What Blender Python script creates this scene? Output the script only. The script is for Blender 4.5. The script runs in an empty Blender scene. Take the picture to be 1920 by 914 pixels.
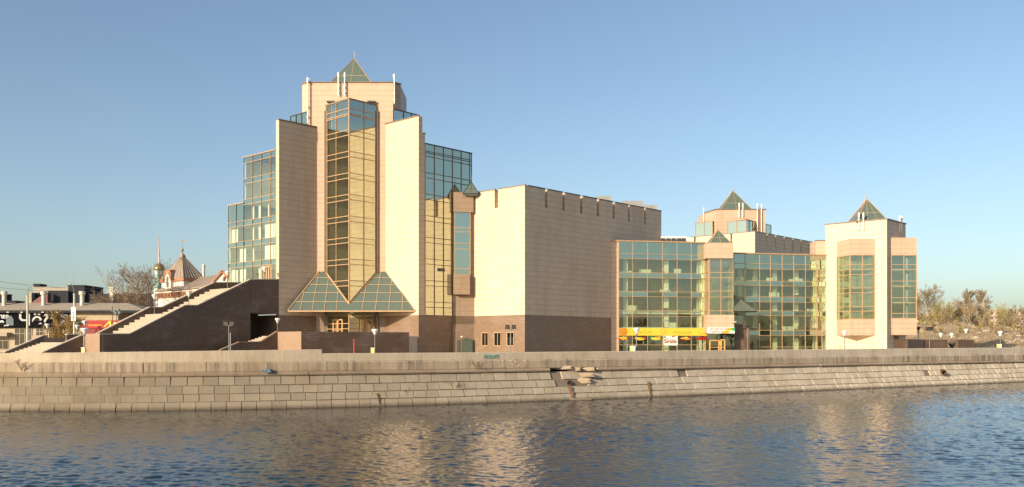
import bpy, bmesh, math, random
import numpy as np
from mathutils import Vector, Matrix
random.seed(7)
S = bpy.context.scene
C = S.collection
# ------------------------------------------------------------------ camera, sky, sun, exposure
F = 1733.0            # focal length in pixels of the 1920 px wide photograph
HOR = 645.0           # horizon row
CZ = 1.7              # eye height above the quay paving
cam = bpy.data.cameras.new('camera')
cam.sensor_width = 36.0
cam.lens = F / 1920 * 36
cam.shift_y = (HOR - 457) / 1920
cam.clip_end = 6000
camo = bpy.data.objects.new('camera', cam)
C.objects.link(camo)
camo.location = (0, 0, CZ)
camo.rotation_euler = (math.radians(90), 0, 0)
S.camera = camo

SUN_AZ = 44.0         # degrees left of straight behind the camera
SUN_EL = 18.0
sunv = Vector((-math.sin(math.radians(SUN_AZ)) * math.cos(math.radians(SUN_EL)),
               -math.cos(math.radians(SUN_AZ)) * math.cos(math.radians(SUN_EL)),
               math.sin(math.radians(SUN_EL))))
w = bpy.data.worlds.new('World')
S.world = w
w.use_nodes = True
nt = w.node_tree
bg = nt.nodes['Background']
sky = nt.nodes.new('ShaderNodeTexSky')
sky.sky_type = 'NISHITA'
sky.sun_disc = False
sky.sun_elevation = math.radians(SUN_EL)
sky.sun_rotation = math.radians(180 + SUN_AZ)
sky.air_density = 0.85
sky.dust_density = 1.8
sky.ozone_density = 1.1
tint = nt.nodes.new('ShaderNodeMix'); tint.data_type = 'RGBA'; tint.blend_type = 'MULTIPLY'
tint.inputs[0].default_value = 1.0; tint.inputs[7].default_value = (1.0, 1.025, 1.01, 1)      # white balance of the sky
nt.links.new(sky.outputs[0], tint.inputs[6]); nt.links.new(tint.outputs[2], bg.inputs[0])
bg.inputs[1].default_value = 0.102
sl = bpy.data.lights.new('sun', 'SUN')
sl.energy = 3.6
sl.angle = math.radians(0.5)
sl.color = (1.0, 0.87, 0.64)
slo = bpy.data.objects.new('sun', sl)
C.objects.link(slo)
slo.rotation_euler = sunv.to_track_quat('Z', 'Y').to_euler()
S.view_settings.view_transform = 'Standard'
S.view_settings.look = 'None'
S.view_settings.gamma = 1.0
S.view_settings.exposure = 0.76
S.cycles.max_bounces = 10
S.cycles.transparent_max_bounces = 16
S.cycles.caustics_reflective = False
S.cycles.caustics_refractive = False

# ------------------------------------------------------------------ helpers
def X(u, Y): return (u - 960.0) / F * Y
def Z(v, Y): return CZ + (HOR - v) / F * Y
def P(u, Y): return Vector((X(u, Y), Y))
D1 = Vector((0.674, 0.738)).normalized()
D2 = Vector((-D1.y, D1.x))
def hit(p, d, u):
    """the point of the line p + t d seen in column u, and t"""
    k = (u - 960.0) / F
    t = (k * p.y - p.x) / (d.x - k * d.y)
    return p + d * t
def T(p, d, u): return (hit(p, d, u) - p).dot(d)

class MB:
    """collects polygons with metre UVs and material slots; build() links them as one mesh object"""
    def __init__(s): s.v = []; s.f = []; s.m = []; s.uv = []
    def face(s, pts, mat=0, uv=None):
        i = len(s.v)
        s.v.extend([tuple(p) for p in pts])
        s.f.append(tuple(range(i, i + len(pts)))); s.m.append(mat)
        if uv is None:
            a, b, c = Vector(pts[0]), Vector(pts[1]), Vector(pts[2])
            n = (b - a).cross(c - a)
            if n.length > 1e-9: n.normalize()
            if abs(n.z) > .9: uv = [(p[0], p[1]) for p in pts]
            else:
                h = Vector((-n.y, n.x, 0)).normalized()
                uv = [(Vector(p).dot(h), p[2]) for p in pts]
        s.uv.append(uv)
    def prism(s, poly, z0, z1, mat=0, top=None, bottom=True, bmat=None):
        poly = [Vector((p[0], p[1])) for p in poly]
        ar = sum(poly[i - 1].x * poly[i].y - poly[i].x * poly[i - 1].y for i in range(len(poly)))
        if ar < 0: poly.reverse()
        n = len(poly)
        zt = z1 if isinstance(z1, (list, tuple)) else [z1] * n
        if ar < 0 and isinstance(z1, (list, tuple)): zt = list(reversed(z1))
        for i in range(n):
            a, b = poly[i], poly[(i + 1) % n]; j = (i + 1) % n
            s.face([(a.x, a.y, z0), (b.x, b.y, z0), (b.x, b.y, zt[j]), (a.x, a.y, zt[i])], mat)
        s.face([(p.x, p.y, z) for p, z in zip(poly, zt)], mat if top is None else top)
        if bottom: s.face([(p.x, p.y, z0) for p in reversed(poly)], mat if bmat is None else bmat)
    def bar(s, a, b, w, d=None, mat=0, up=None):
        """box beam from a to b, width w, depth d"""
        a, b = Vector(a), Vector(b); d = d or w
        t = (b - a); L = t.length
        if L < 1e-6: return
        t.normalize()
        r = Vector(up) if up is not None else (Vector((0, 0, 1)) if abs(t.z) < .9 else Vector((0, 1, 0)))
        x = t.cross(r).normalized(); y = x.cross(t).normalized()
        q = []
        for e in (a, b):
            for sx, sy in ((-1, -1), (1, -1), (1, 1), (-1, 1)): q.append(e + x * sx * w / 2 + y * sy * d / 2)
        for k in range(4):
            j = (k + 1) % 4
            s.face([q[k], q[j], q[4 + j], q[4 + k]], mat, [(0, 0), (w, 0), (w, L), (0, L)])
        s.face([q[3], q[2], q[1], q[0]], mat); s.face(q[4:8], mat)
    def box(s, c, sx, sy, sz, mat=0, ax=None):
        """box standing on c (x, y, z of the base centre); ax = plan direction of its x side"""
        ax = Vector((1, 0)) if ax is None else ax
        ay = Vector((-ax.y, ax.x)); c2 = Vector((c[0], c[1]))
        s.prism([c2 - ax * sx / 2 - ay * sy / 2, c2 + ax * sx / 2 - ay * sy / 2, c2 + ax * sx / 2 + ay * sy / 2, c2 - ax * sx / 2 + ay * sy / 2], c[2], c[2] + sz, mat)
    def tube(s, pts, rad, n=8, mat=0, cap=True):
        pts = [Vector(p) for p in pts]
        rs = rad if isinstance(rad, (list, tuple)) else [rad] * len(pts)
        base = len(s.v); prev = None
        for k, p in enumerate(pts):
            t = (pts[min(k + 1, len(pts) - 1)] - pts[max(k - 1, 0)]).normalized()
            if prev is None:
                x = t.orthogonal().normalized()
            else:
                x = prev - t * prev.dot(t)
                x = x.normalized() if x.length > 1e-6 else t.orthogonal().normalized()
            prev = x; y = t.cross(x)
            for j in range(n):
                a = 2 * math.pi * j / n
                s.v.append(tuple(p + (x * math.cos(a) + y * math.sin(a)) * rs[k]))
        for k in range(len(pts) - 1):
            for j in range(n):
                a = base + k * n + j; b = base + k * n + (j + 1) % n
                s.f.append((a, b, b + n, a + n)); s.m.append(mat); s.uv.append([(0, 0), (1, 0), (1, 1), (0, 1)])
        if cap:
            s.f.append(tuple(base + j for j in reversed(range(n)))); s.m.append(mat); s.uv.append([(0, 0)] * n)
            e = base + (len(pts) - 1) * n
            s.f.append(tuple(e + j for j in range(n))); s.m.append(mat); s.uv.append([(0, 0)] * n)
    def lathe(s, c, prof, n=16, mat=0):
        """prof: (radius, z) pairs bottom to top"""
        base = len(s.v)
        for r, z in prof:
            for j in range(n):
                a = 2 * math.pi * j / n
                s.v.append((c[0] + r * math.cos(a), c[1] + r * math.sin(a), c[2] + z))
        for k in range(len(prof) - 1):
            for j in range(n):
                a = base + k * n + j; b = base + k * n + (j + 1) % n
                s.f.append((a, b, b + n, a + n)); s.m.append(mat); s.uv.append([(0, 0), (1, 0), (1, 1), (0, 1)])
        s.f.append(tuple(base + j for j in reversed(range(n)))); s.m.append(mat); s.uv.append([(0, 0)] * n)
        e = base + (len(prof) - 1) * n
        s.f.append(tuple(e + j for j in range(n))); s.m.append(mat); s.uv.append([(0, 0)] * n)
    def text(s, st, o, xd, h, mat=0, depth=.02, width=None, bold=0.0, zd=(0, 0, 1), shear=0.0):
        """flat lettering: st starts at o (lower left), runs along xd, capital height about h"""
        cu = bpy.data.curves.new('lettering', 'FONT'); cu.body = st; cu.size = 1.0; cu.extrude = depth / 2 / h; cu.offset = bold; cu.shear = shear
        ob = bpy.data.objects.new('lettering', cu); C.objects.link(ob)
        me = bpy.data.meshes.new_from_object(ob.evaluated_get(bpy.context.evaluated_depsgraph_get()))
        C.objects.unlink(ob); bpy.data.objects.remove(ob)
        xs = [v.co.x for v in me.vertices]; ys = [v.co.y for v in me.vertices]
        if not xs: return
        x0, x1, y0 = min(xs), max(xs), min(ys)
        kz = h / .73; kx = kz if width is None else width / (x1 - x0)
        xd = Vector(xd).normalized(); zd = Vector(zd).normalized(); nd = xd.cross(zd); o = Vector(o)
        i = len(s.v)
        for v in me.vertices:
            s.v.append(tuple(o + xd * (v.co.x - x0) * kx + zd * v.co.y * kz + nd * (v.co.z * kz + depth / 2)))
        for p in me.polygons:
            s.f.append(tuple(i + k for k in p.vertices)); s.m.append(mat); s.uv.append([(0, 0)] * len(p.vertices))
        bpy.data.meshes.remove(me)
    def disc(s, o, xd, rx, rz, mat=0, depth=.02, n=18, a0=0, a1=2 * math.pi):
        """thin flat ellipse standing upright, facing the side xd x z"""
        xd = Vector(xd).normalized(); o = Vector(o); nd = xd.cross(Vector((0, 0, 1)))
        pts = [o + xd * rx * math.cos(a0 + (a1 - a0) * k / n) + Vector((0, 0, rz * math.sin(a0 + (a1 - a0) * k / n))) for k in range(n)]
        s.face([p + nd * depth for p in pts], mat)
        for k in range(n):
            j = (k + 1) % n
            s.face([pts[k], pts[j], pts[j] + nd * depth, pts[k] + nd * depth], mat)
    def build(s, name, mats, parent=None, smooth=False):
        me = bpy.data.meshes.new(name)
        me.from_pydata(s.v, [], s.f)
        mats = mats if isinstance(mats, (list, tuple)) else [mats]
        for m in mats: me.materials.append(m)
        me.polygons.foreach_set('material_index', s.m)
        uv = me.uv_layers.new(name='UVMap')
        uv.data.foreach_set('uv', [c for f in s.uv for t in f for c in t])
        if smooth: me.polygons.foreach_set('use_smooth', [True] * len(me.polygons))
        me.update()
        o = bpy.data.objects.new(name, me); C.objects.link(o)
        if parent is not None:
            o.parent = parent
            o.matrix_parent_inverse = Matrix.Translation(-Vector(parent.location))
        return o
def glazed(name, gmats, fmat, *a, **k):
    g_, f_ = MB(), MB(); curtain(g_, f_, *a, **k)
    o_ = g_.build(name, gmats, mus); f_.build('glazing_frame', fmat, o_); return o_
def tag(o, label=None, cat=None, group=None, kind=None):
    if label: o['label'] = label
    if cat: o['category'] = cat
    if group: o['group'] = group
    if kind: o['kind'] = kind
    return o
def empty(name, loc, label, cat, group=None):
    o = bpy.data.objects.new(name, None); C.objects.link(o)
    o.location = loc; o.empty_display_size = .5
    return tag(o, label, cat, group)

# ------------------------------------------------------------------ materials
def mat(name):
    m = bpy.data.materials.new(name); m.use_nodes = True
    n = m.node_tree.nodes; n.clear()
    out = n.new('ShaderNodeOutputMaterial')
    return m, m.node_tree, out
def N(t, kind, **kw):
    n = t.nodes.new(kind)
    for k, v in kw.items(): setattr(n, k, v)
    return n
def setv(n, **kw):
    for k, v in kw.items(): n.inputs[k.replace('_', ' ')].default_value = v
    return n
def c4(c): return (c[0], c[1], c[2], 1)
def mixc(t, fac, a, b, blend='MIX'):
    n = N(t, 'ShaderNodeMix', data_type='RGBA', blend_type=blend)
    for sock, val in ((0, fac), (6, a), (7, b)):
        if isinstance(val, (int, float)): n.inputs[sock].default_value = val
        elif isinstance(val, tuple): n.inputs[sock].default_value = c4(val)
        else: t.links.new(val, n.inputs[sock])
    return n.outputs[2]
def noise(t, vec, scale, detail=4, rough=.55, dist=0):
    n = N(t, 'ShaderNodeTexNoise'); setv(n, Scale=scale, Detail=detail, Roughness=rough, Distortion=dist)
    if vec is not None: t.links.new(vec, n.inputs['Vector'])
    return n
def ramp(t, fac, p0, p1, c0=(0, 0, 0), c1=(1, 1, 1)):
    r = N(t, 'ShaderNodeValToRGB'); r.color_ramp.elements[0].position = p0; r.color_ramp.elements[1].position = p1
    r.color_ramp.elements[0].color = c4(c0); r.color_ramp.elements[1].color = c4(c1)
    t.links.new(fac, r.inputs[0]); return r.outputs[0]
def mapped(t, vec, sc=(1, 1, 1), rot=(0, 0, 0)):
    m = N(t, 'ShaderNodeMapping'); m.inputs['Scale'].default_value = sc; m.inputs['Rotation'].default_value = rot
    t.links.new(vec, m.inputs['Vector']); return m.outputs[0]
def principled(t, out, col, rough=.7, spec=.4, metal=0, bump=None, bstr=.2, bdist=.02):
    b = N(t, 'ShaderNodeBsdfPrincipled')
    if isinstance(col, tuple): b.inputs['Base Color'].default_value = c4(col)
    else: t.links.new(col, b.inputs['Base Color'])
    if isinstance(rough, (int, float)): b.inputs['Roughness'].default_value = rough
    else: t.links.new(rough, b.inputs['Roughness'])
    b.inputs['Specular IOR Level'].default_value = spec
    b.inputs['Metallic'].default_value = metal
    if bump is not None:
        n = N(t, 'ShaderNodeBump'); n.inputs['Strength'].default_value = bstr; n.inputs['Distance'].default_value = bdist
        t.links.new(bump, n.inputs['Height']); t.links.new(n.outputs[0], b.inputs['Normal'])
    t.links.new(b.outputs[0], out.inputs[0]); return b
def plain(name, col, rough=.6, spec=.4, metal=0, var=.25, vs=1.5):
    m, t, out = mat(name)
    tc = N(t, 'ShaderNodeTexCoord')
    n = noise(t, tc.outputs['Object'], vs, 5)
    c = mixc(t, n.outputs[0], tuple(x * (1 - var) for x in col), tuple(min(1, x * (1 + var)) for x in col))
    principled(t, out, c, rough, spec, metal, n.outputs[0], .1, .01)
    return m
def cladding(name, c1, c2, joint, w=1.25, h=.9, rough=.55, stain=.12, mort=.028, spec=.35):
    """rows of stone slabs with joints, each slab its own tone"""
    m, t, out = mat(name)
    uv = N(t, 'ShaderNodeUVMap')
    br = N(t, 'ShaderNodeTexBrick'); br.offset = .5
    setv(br, Color1=c4(c1), Color2=c4(c2), Mortar=c4(tuple((p * .75 + q * .25) for p, q in zip(c2, joint))), Scale=1.0, Mortar_Size=mort * .6, Mortar_Smooth=.3, Bias=0.0, Brick_Width=w, Row_Height=h)
    wob = noise(t, uv.outputs[0], .55, 3)
    off = N(t, 'ShaderNodeVectorMath', operation='MULTIPLY_ADD')
    t.links.new(wob.outputs['Color'], off.inputs[0]); off.inputs[1].default_value = (.0, .1, 0); t.links.new(uv.outputs[0], off.inputs[2])
    t.links.new(off.outputs[0], br.inputs['Vector'])
    fine = noise(t, uv.outputs[0], 9, 4)
    big = noise(t, mapped(t, uv.outputs[0], (.25, .06, 1)), 1.0, 4)
    c = mixc(t, .30, br.outputs[0], mixc(t, fine.outputs[0], tuple(x * .72 for x in c1), tuple(min(1, x * 1.25) for x in c2)))
    sp = N(t, 'ShaderNodeSeparateXYZ'); t.links.new(off.outputs[0], sp.inputs[0])
    md = N(t, 'ShaderNodeMath', operation='PINGPONG'); t.links.new(sp.outputs[1], md.inputs[0]); md.inputs[1].default_value = h / 2
    ln = N(t, 'ShaderNodeMapRange'); t.links.new(md.outputs[0], ln.inputs[0]); setv(ln, From_Min=.012, From_Max=.075, To_Min=.85, To_Max=0.0)
    lk = noise(t, uv.outputs[0], 1.3, 3); lm = N(t, 'ShaderNodeMath', operation='MULTIPLY'); t.links.new(ln.outputs[0], lm.inputs[0]); t.links.new(ramp(t, lk.outputs[0], .2, .6), lm.inputs[1])
    c = mixc(t, lm.outputs[0], c, joint)
    run = noise(t, mapped(t, uv.outputs[0], (1.6, .05, 1)), 1.0, 5, .65)
    c = mixc(t, ramp(t, run.outputs[0], .5, .8), c, mixc(t, 1.0, c, (.84, .82, .79), 'MULTIPLY'))
    c = mixc(t, ramp(t, big.outputs[0], .45, .75), c, mixc(t, 1.0, c, (1 - stain, 1 - stain * 1.15, 1 - stain * 1.3), 'MULTIPLY'))
    inv = N(t, 'ShaderNodeMath', operation='SUBTRACT'); inv.inputs[0].default_value = 1; t.links.new(br.outputs['Fac'], inv.inputs[1])
    principled(t, out, c, rough, spec, 0, inv.outputs[0], .3, .02)
    return m
def granite(name, base, dark, white=.5, w=.62, h=.31, rough=.32):
    """dark tiles with pale lime bloom along some joints"""
    m, t, out = mat(name)
    uv = N(t, 'ShaderNodeUVMap')
    br = N(t, 'ShaderNodeTexBrick'); br.offset = .5
    setv(br, Color1=c4(base), Color2=c4(dark), Mortar=c4(tuple(x * .7 for x in dark)), Scale=1.0, Mortar_Size=.014, Mortar_Smooth=.1, Bias=-.1, Brick_Width=w, Row_Height=h)
    t.links.new(uv.outputs[0], br.inputs['Vector'])
    fine = noise(t, uv.outputs[0], 14, 3)
    c = mixc(t, .4, br.outputs[0], mixc(t, fine.outputs[0], dark, tuple(min(1, x * 1.4) for x in base)))
    patch = noise(t, mapped(t, uv.outputs[0], (.22, .4, 1)), 1.0, 5, .65)
    run = noise(t, mapped(t, uv.outputs[0], (3.0, .22, 1)), 1.0, 3)
    joint = N(t, 'ShaderNodeMath', operation='MULTIPLY'); t.links.new(br.outputs['Fac'], joint.inputs[0]); t.links.new(ramp(t, patch.outputs[0], .48, .62), joint.inputs[1])
    c = mixc(t, joint.outputs[0], c, (.36 * white * 2, .30 * white * 2, .27 * white * 2))
    both = N(t, 'ShaderNodeMath', operation='MULTIPLY'); t.links.new(ramp(t, patch.outputs[0], .5, .75), both.inputs[0]); t.links.new(ramp(t, run.outputs[0], .5, .72), both.inputs[1])
    sc = N(t, 'ShaderNodeMath', operation='MULTIPLY'); t.links.new(both.outputs[0], sc.inputs[0]); sc.inputs[1].default_value = white * .55
    c = mixc(t, sc.outputs[0], c, (.33, .29, .27))
    principled(t, out, c, rough, .5, 0, br.outputs['Fac'], .15, -.01)
    return m
def glass(name, tint, refl, face, power=4.0, rough=.005):
    """solar-control glazing: a mirror coat over tinted clear glass"""
    m, t, out = mat(name)
    lw = N(t, 'ShaderNodeLayerWeight'); lw.inputs[0].default_value = .5
    pw = N(t, 'ShaderNodeMath', operation='POWER'); t.links.new(lw.outputs['Facing'], pw.inputs[0]); pw.inputs[1].default_value = power
    ma = N(t, 'ShaderNodeMath', operation='MULTIPLY_ADD'); t.links.new(pw.outputs[0], ma.inputs[0]); ma.inputs[1].default_value = 1 - face; ma.inputs[2].default_value = face
    tr = N(t, 'ShaderNodeBsdfTransparent'); tr.inputs[0].default_value = c4(tint)
    gl = N(t, 'ShaderNodeBsdfGlossy'); gl.inputs['Color'].default_value = c4(refl); gl.inputs['Roughness'].default_value = rough
    mx = N(t, 'ShaderNodeMixShader'); t.links.new(ma.outputs[0], mx.inputs[0]); t.links.new(tr.outputs[0], mx.inputs[1]); t.links.new(gl.outputs[0], mx.inputs[2])
    t.links.new(mx.outputs[0], out.inputs[0])
    return m

M = {}
M['cream'] = cladding('cream_stone', (.73, .56, .40), (.66, .50, .355), (.42, .30, .205))
M['front_dim'] = cladding('front_dimmed_stone', (.60, .425, .305), (.55, .385, .275), (.37, .255, .17))  # same cream stone, the weaker sun on front faces put into its colour
M['pink'] = cladding('shaded_shaft_stone', (.36, .255, .175), (.31, .215, .148), (.22, .15, .10), 1.25, .9)  # corner shaft stone, darkened in colour to stand for the shade on it
M['brown'] = granite('brown_granite', (.245, .160, .108), (.175, .112, .075), .55)
M['dark'] = granite('dark_granite', (.110, .064, .044), (.076, .045, .031), .5)
M['tan'] = granite('tan_granite', (.33, .22, .15), (.27, .17, .115), .3, rough=.5)
M['copper'] = plain('copper_frame', (.46, .29, .16), .4, .5)
M['bronze'] = plain('bronze_frame', (.16, .095, .055), .4, .5)
M['dkframe'] = plain('dark_frame', (.055, .05, .042), .4, .5)
M['cap'] = plain('metal_cap', (.20, .15, .125), .45, .5)
M['roof'] = plain('roof_felt', (.10, .095, .09), .9)
M['glass_tower'] = glass('tower_glazing', (.34, .44, .36), (.84, .92, .78), .56)
M['glass_bay'] = glass('bay_glazing', (.46, .56, .46), (.82, .87, .70), .52)
M['glass_wing'] = glass('wing_glazing', (.84, .92, .74), (.86, .92, .78), .27, 3.0)
M['glass_left'] = glass('left_glazing', (.92, .97, .86), (.88, .92, .80), .26, 3.0)
M['glass_span'] = glass('spandrel_glazing', (.30, .38, .32), (.76, .86, .72), .58)
m, t, out = mat('roof_glazing')          # dusty tinted roof glass: a dull grey green sheet with some shine
_b = principled(t, out, (.115, .145, .12), .2, .5)
M['glass_roof'] = m
M['glass_bayr'] = glass('tower_bay_glazing', (.50, .60, .46), (.80, .88, .72), .40)
M['inside'] = plain('inside_plaster', (.80, .76, .64), .8, .2)
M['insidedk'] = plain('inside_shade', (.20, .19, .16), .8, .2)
M['floor'] = plain('inside_floor', (.42, .38, .30), .6, .3)
M['blind'] = plain('white_blind', (.80, .80, .72), .8, .2, var=.06)
M['wood'] = plain('brown_furniture', (.18, .09, .045), .5)
M['conc'] = plain('pale_concrete', (.52, .44, .36), .85, .2)
M['step'] = plain('step_stone', (.37, .31, .24), .75, .2)
M['white'] = plain('white_paint', (.78, .74, .68), .5, var=.06)
M['grey'] = plain('grey_metal', (.30, .29, .28), .45, .5)
M['dkgrey'] = plain('dark_metal', (.05, .05, .05), .45, .5)
# ------------------------------------------------------------------ the river bank line (plan of the waterline)
_ub = [(-700, 771.5), (0, 771.5), (150, 771.2), (280, 771), (420, 769.5), (550, 767), (715, 761.8), (850, 758.5), (960, 755.5), (1100, 750.3), (1220, 745.5), (1380, 739.5), (1510, 734.3), (1660, 728), (1820, 721), (1920, 717)]
bank = []
for u_, v_ in _ub:
    Y_ = 5.45 * F / (v_ - HOR); bank.append(Vector((X(u_, Y_), Y_)))
# smooth the plan and carry it on both ways
_bx = np.array([b.x for b in bank]); _by = np.array([b.y for b in bank])
_pf = np.polyfit(_bx[1:], _by[1:], 4)
bank = [Vector((x, float(np.polyval(_pf, x)))) for x in np.linspace(-46, 76, 62)]
_d0 = (bank[1] - bank[0]).normalized(); _d1 = (bank[-1] - bank[-2]).normalized()
bank = [bank[0] - _d0 * 260] + [bank[0] - _d0 * 60] + bank + [bank[-1] + _d1 * 60, bank[-1] + _d1 * 420]
_len = [0.0]
for a_, b_ in zip(bank, bank[1:]): _len.append(_len[-1] + (b_ - a_).length)
_nrm = []
for i in range(len(bank)):
    t_ = (bank[min(i + 1, len(bank) - 1)] - bank[max(i - 1, 0)]).normalized(); _nrm.append(Vector((-t_.y, t_.x)))
_us = np.array([960 + b.x / b.y * F for b in bank]); _us[:2] = -500; _us[-2:] = 2500
def lean(s):
    f = min(1.0, max(0.0, (float(np.interp(s, _len, _us)) - 100) / 850)); return .12 + .88 * f * f * (3 - 2 * f)
def bpos(s, off):
    if off > 0: off -= 1.6 * (1 - lean(s)) * min(1.0, off / 1.6)
    return bpos0(s, off)
def bpos0(s, off):
    """the point s metres along the waterline, off metres inland"""
    k = max(0, min(len(bank) - 2, int(np.searchsorted(_len, s)) - 1))
    f = (s - _len[k]) / (_len[k + 1] - _len[k])
    return bank[k].lerp(bank[k + 1], f) + _nrm[k].lerp(_nrm[k + 1], f) * off
def bpt(s, off, z): p = bpos(s, off); return (p.x, p.y, z)
def s_at(u, off=0.0):
    lo, hi = _len[1], _len[-2]
    for _ in range(50):
        m = (lo + hi) / 2; p = bpos(m, off)
        if 960 + p.x / p.y * F < u: lo = m
        else: hi = m
    return lo
WZ = CZ - 5.45
# ground: one sheet from the quay edge to the horizon
g = MB()
inner = [bpos(s, 2.2) for s in _len]
for k in range(len(inner) - 1):
    a, b = inner[k], inner[k + 1]
    g.face([(a.x, a.y, 0), (b.x, b.y, 0), (b.x * 1.0, b.y + 60, 0), (a.x, a.y + 60, 0)], 0)
    g.face([(a.x, a.y + 60, 0), (b.x, b.y + 60, 0), (b.x * 12, 5000, 0), (a.x * 12, 5000, 0)], 0)
m, t, out = mat('ground')
tc = N(t, 'ShaderNodeTexCoord')
n1 = noise(t, tc.outputs['Object'], .05, 6); n2 = noise(t, tc.outputs['Object'], 2.0, 4)
br = N(t, 'ShaderNodeTexBrick'); setv(br, Color1=c4((.34, .29, .25)), Color2=c4((.29, .25, .215)), Mortar=c4((.2, .17, .15)), Scale=1.0, Mortar_Size=.02, Brick_Width=1.0, Row_Height=1.0)
t.links.new(tc.outputs['Object'], br.inputs['Vector'])
c = mixc(t, n2.outputs[0], br.outputs[0], (.30, .26, .22))
principled(t, out, mixc(t, ramp(t, n1.outputs[0], .4, .7), c, (.36, .31, .26)), .9, .2)
tag(g.build('ground', m), kind='structure')

# water: real waves in the part the photograph sees, a flat sheet round it
rows, cols = 620, 720
ys = np.concatenate([[-30.0], np.geomspace(24, 150, rows)])
b_ = np.linspace(-.66, .66, cols)
Yg, Bg = np.meshgrid(ys, b_, indexing='ij'); Xg = np.where(Yg > 0, Yg, 24) * Bg
rng = np.random.default_rng(3)
H = np.zeros_like(Xg)
for k in range(150):
    lam = math.exp(rng.uniform(math.log(.22), math.log(1.25)))
    th = math.radians(75) + rng.normal(0, .62)
    kk = 2 * math.pi / lam
    amp = .0168 * (1.0 if lam < 1.0 else .75) * lam / (2 * math.pi)
    ph = kk * (Xg * math.cos(th) + Yg * math.sin(th)) + rng.uniform(0, 6.28) + 1.2 * np.sin(.21 * Xg + .13 * Yg + k)
    H += amp * (np.sin(ph) + .25 * np.sin(2 * ph + .6))
patch = .92 + .34 * np.sin(.11 * Xg + .07 * Yg + 1.0) * np.sin(.05 * Xg - .13 * Yg)
H = np.where(Yg < 0, 0, H * patch)
me = bpy.data.meshes.new('river_water')
R_, C_ = Xg.shape
vco = np.stack([Xg, Yg, WZ + H], -1).reshape(-1, 3)
idx = np.arange(R_ * C_).reshape(R_, C_)
q = np.stack([idx[:-1, :-1], idx[:-1, 1:], idx[1:, 1:], idx[1:, :-1]], -1).reshape(-1, 4)
# outer flat skirts
ex = np.array([[-900, -30, WZ], [ys[1] * -.66, -30, WZ], [-99, 150, WZ], [-900, 150, WZ], [ys[1] * .66, -30, WZ], [900, -30, WZ], [900, 150, WZ], [99, 150, WZ], [900, 700, WZ], [-99, 700, WZ]])
o0 = len(vco); vco = np.concatenate([vco, ex])
q = np.concatenate([q, np.array([[o0, o0 + 1, o0 + 2, o0 + 3], [o0 + 4, o0 + 5, o0 + 6, o0 + 7], [o0 + 2, o0 + 6, o0 + 8, o0 + 9]])])
me.vertices.add(len(vco)); me.vertices.foreach_set('co', vco.ravel())
me.loops.add(q.size); me.loops.foreach_set('vertex_index', q.ravel().astype(np.int32))
me.polygons.add(len(q)); me.polygons.foreach_set('loop_start', np.arange(0, q.size, 4, dtype=np.int32))
me.polygons.foreach_set('use_smooth', np.ones(len(q), dtype=bool))
me.update(); me.validate()
m, t, out = mat('water')
tc = N(t, 'ShaderNodeTexCoord')
n1 = noise(t, mapped(t, tc.outputs['Object'], (1.0, .8, 1), (0, 0, .3)), 5.0, 4, .6, .4)
b = principled(t, out, (.010, .022, .034), .03, .5, 0, n1.outputs[0], .5, .04)
b.inputs['IOR'].default_value = 1.333
me.materials.append(m)
wo = bpy.data.objects.new('river_water', me); C.objects.link(wo); tag(wo, kind='structure')

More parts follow.
